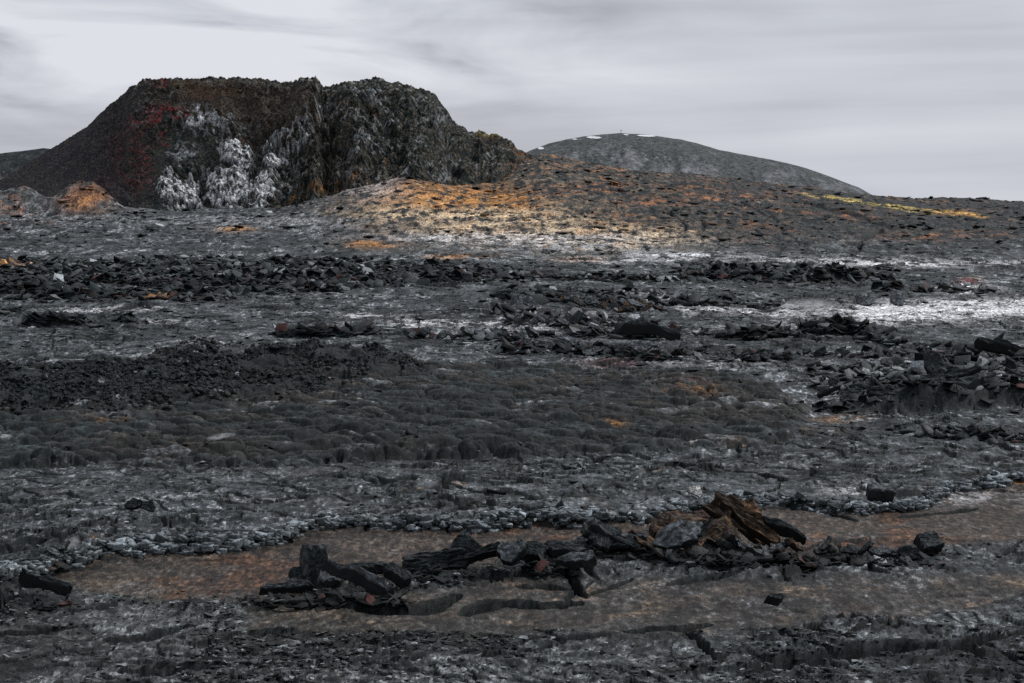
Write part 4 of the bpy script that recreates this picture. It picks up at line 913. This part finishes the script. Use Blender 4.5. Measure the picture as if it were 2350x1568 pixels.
def heap(label, group, n, pts, spread, size, mats, tilt=(20, 75), sd=0, shapes=('any', 'any', 'block', 'point', 'long')):
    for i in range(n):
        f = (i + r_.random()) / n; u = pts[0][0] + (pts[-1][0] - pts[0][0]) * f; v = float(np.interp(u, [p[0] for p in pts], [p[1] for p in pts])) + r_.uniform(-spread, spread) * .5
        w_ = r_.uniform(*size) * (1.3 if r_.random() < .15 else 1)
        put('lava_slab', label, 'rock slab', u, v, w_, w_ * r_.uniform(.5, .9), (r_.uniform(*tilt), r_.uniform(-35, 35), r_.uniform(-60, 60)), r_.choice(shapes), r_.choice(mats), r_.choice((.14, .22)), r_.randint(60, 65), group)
heap('dark slab in the big tumbled heap left of the white ash', 'slabs of the middle heap', 34, [(1290, 702), (1400, 712), (1520, 722)], 10, (14, 34), ('black', 'black', 'grey', 'grey', 'brown'))
heap('grey slab scattered in the rubble below the big middle heap', 'slabs below the middle heap', 30, [(1160, 748), (1350, 752), (1500, 756)], 10, (14, 34), ('grey', 'grey', 'black'))
heap('pale slab in the bleached pile beside the white ash sheet', 'bleached slabs', 30, [(1826, 766), (1880, 764), (1965, 772)], 12, (16, 40), ('pale', 'pale', 'pale', 'grey'), (15, 60))
heap('dark reddish slab in the low ridge leading to the bleached pile', 'slabs of the low reddish ridge', 26, [(1500, 776), (1700, 778), (1825, 776)], 5, (14, 34), ('black', 'black', 'maroon', 'grey'))
heap('black slab in the short ridge left of centre on the plain', 'slabs of the short black ridge', 14, [(700, 772), (790, 772), (862, 772)], 4, (14, 30), ('black', 'black', 'maroon'))
heap('black slab in the long ridge at the centre of the plain', 'slabs of the long central ridge', 26, [(925, 787), (1080, 786), (1245, 782)], 5, (14, 34), ('black', 'black', 'maroon', 'grey'))
heap('dark slab in the rubble around the black hollow', 'slabs around the hollow', 22, [(1180, 808), (1400, 826), (1620, 832)], 10, (16, 38), ('black', 'grey', 'grey'), (15, 60))
heap('dark slab in the ridge right of the black hollow', 'slabs right of the hollow', 22, [(1670, 836), (1850, 830), (2055, 828)], 5, (14, 34), ('black', 'black', 'grey'))
heap('dark slab in the ridge running out to the right edge', 'slabs toward the right edge', 16, [(2070, 820), (2200, 818), (2345, 824)], 5, (16, 36), ('black', 'grey'), (10, 50))
heap('grey slab in the small broken ridge low at the right edge', 'slabs of the small right ridge', 14, [(2130, 1004), (2240, 1012), (2345, 1018)], 5, (16, 34), ('grey', 'black'))
heap('dark slab in the great heap below the rusty slabs', 'slabs of the great near heap', 30, [(1320, 1284), (1500, 1290), (1840, 1292)], 22, (40, 84), ('black', 'grey', 'black', 'grey', 'brown'), (12, 50))
heap('dark slab in the low line of debris right of the great heap', 'debris right of the great heap', 12, [(1870, 1292), (2000, 1298), (2080, 1300)], 8, (24, 50), ('black', 'grey'), (12, 50))
heap('rounded grey block tumbled at the left end of the flow edge', 'blocks at the left end', 12, [(50, 1322), (110, 1318), (160, 1312)], 10, (24, 44), ('grey', 'grey', 'black'), (10, 50), shapes=('block', 'any'))

# snow on the far hill
def snow(label, cu, cv, ru, rv):
    U, D, X, Z = FH; V = HOR - (Z - CAMH) / D * F
    front = np.arange(U.shape[0])[:, None] < 150
    sel = (np.abs((U - cu) / ru) ** 2 + np.abs((V - cv - .05 * (U - cu)) / rv) ** 2 < 1) & front
    vid = {}; vs, fs = [], []
    def vi(i, j):
        if (i, j) not in vid: vid[(i, j)] = len(vs); vs.append((float(X[i, j]), float(D[i, j]) - .6, float(Z[i, j]) + .5))
        return vid[(i, j)]
    for i, j in zip(*np.where(sel[:-1, :-1])): fs.append((vi(i, j), vi(i, j + 1), vi(i + 1, j + 1), vi(i + 1, j)))
    if not fs: print('no snow', label); return
    me = bpy.data.meshes.new('snow_patch'); me.from_pydata(vs, [], fs); me.materials.append(M_snow)
    o = bpy.data.objects.new('snow_patch', me); COL.objects.link(o); o['label'] = label; o['category'] = 'snow patch'
M_snow = rock_material('snow', .4, .2, .8, .2, colour=((.70, .72, .76), (.80, .81, .83), (.84, .85, .86)), speck=.06)
snow('widest snow patch just left of the far summit', 1362, 317, 17, 2.6)
snow('long thin snow strip right of the far summit', 1482, 313, 22, 1.8)
snow('small snow patch low on the left shoulder of the far hill', 1240, 342, 7, 2.8)
snow('tiny snow patch on the crest right at the far summit post', 1436, 310.5, 6, 1.2)
snow('tiny snow patch left of the widest one on the far hill', 1318, 321, 6, 1.4)
def post():
    x = (1425 - CX) / F * 2500; z = CAMH - (306 - HOR) / F * 2500
    root = bpy.data.objects.new('summit_post', None); COL.objects.link(root); root.location = (x, 2498, z - 1)
    root['label'] = 'tiny marker post standing on the far summit'; root['category'] = 'post'
    def part(nm, boxes):
        bm = bmesh.new()
        for (cx, cy, cz, sx, sy, sz) in boxes: bmesh.ops.create_cube(bm, size=1, matrix=Matrix.Translation((cx, cy, cz)) @ Matrix.Diagonal((sx, sy, sz, 1)))
        me = bpy.data.meshes.new(nm); bm.to_mesh(me); bm.free(); me.materials.append(SK['grey']); o = bpy.data.objects.new(nm, me); COL.objects.link(o); o.parent = root
    part('pole', [(0, 0, 2.6, .5, .5, 5.2)]); part('board', [(0, -.3, 4.6, 1.5, .2, .9)])
post()
# steam seeping from the cracks
def steam(label, u, v, wpx, hpx, dens, lean):
    x, y, z = at(u, v); k = y / F
    bm = bmesh.new(); bmesh.ops.create_icosphere(bm, subdivisions=3, radius=1)
    for q in bm.verts: q.co += mnoise.noise_vector(q.co * 1.6 + Vector((u, v, 0))) * .35
    me = bpy.data.meshes.new('steam'); bm.to_mesh(me); bm.free()
    m = bpy.data.materials.new('steam'); m.use_nodes = True; t = m.node_tree; t.nodes.clear()
    pv = t.nodes.new('ShaderNodeVolumePrincipled'); pv.inputs['Color'].default_value = (.95, .96, .98, 1); pv.inputs['Anisotropy'].default_value = .2
    tcn = t.nodes.new('ShaderNodeTexCoord'); nz = t.nodes.new('ShaderNodeTexNoise'); nz.inputs['Scale'].default_value = 1.6; nz.inputs['Detail'].default_value = 4; nz.inputs['Distortion'].default_value = .8
    t.links.new(tcn.outputs['Object'], nz.inputs['Vector'])
    ln = t.nodes.new('ShaderNodeVectorMath'); ln.operation = 'LENGTH'; t.links.new(tcn.outputs['Object'], ln.inputs[0])
    fo = t.nodes.new('ShaderNodeMapRange'); t.links.new(ln.outputs['Value'], fo.inputs[0])
    for i_, v_ in ((1, .2), (2, 1.0), (3, 1.0), (4, 0.0)): fo.inputs[i_].default_value = v_
    mr = t.nodes.new('ShaderNodeMapRange'); t.links.new(nz.outputs[0], mr.inputs[0])
    for i_, v_ in ((1, .42), (2, .7), (3, 0.0), (4, dens / (wpx * k))): mr.inputs[i_].default_value = v_
    mu = t.nodes.new('ShaderNodeMath'); mu.operation = 'MULTIPLY'; t.links.new(mr.outputs[0], mu.inputs[0]); t.links.new(fo.outputs[0], mu.inputs[1])
    t.links.new(mu.outputs[0], pv.inputs['Density']); o_ = t.nodes.new('ShaderNodeOutputMaterial'); t.links.new(pv.outputs[0], o_.inputs[1])
    me.materials.append(m); o = bpy.data.objects.new('steam', me); COL.objects.link(o)
    o.scale = (wpx * k / 2, wpx * k / 2.5, hpx * k / 2); o.rotation_euler = (0, lean, 0); o.location = (x, y, z + hpx * k * .45); o['kind'] = 'stuff'; o['label'] = label
steam('thin steam drifting behind the bleached pile', 1870, 716, 130, 34, 6, .1)
steam('wisp of steam at the dark flow front', 506, 1052, 80, 16, 7, -.15)
steam('faint steam over the light grey flow', 962, 1194, 70, 16, 5, -.1)
steam('faint steam over the edge of the light flow', 862, 1212, 60, 14, 5, 0)
steam('wisp of steam beside the blocks at the left', 166, 1300, 46, 40, 6, .3)
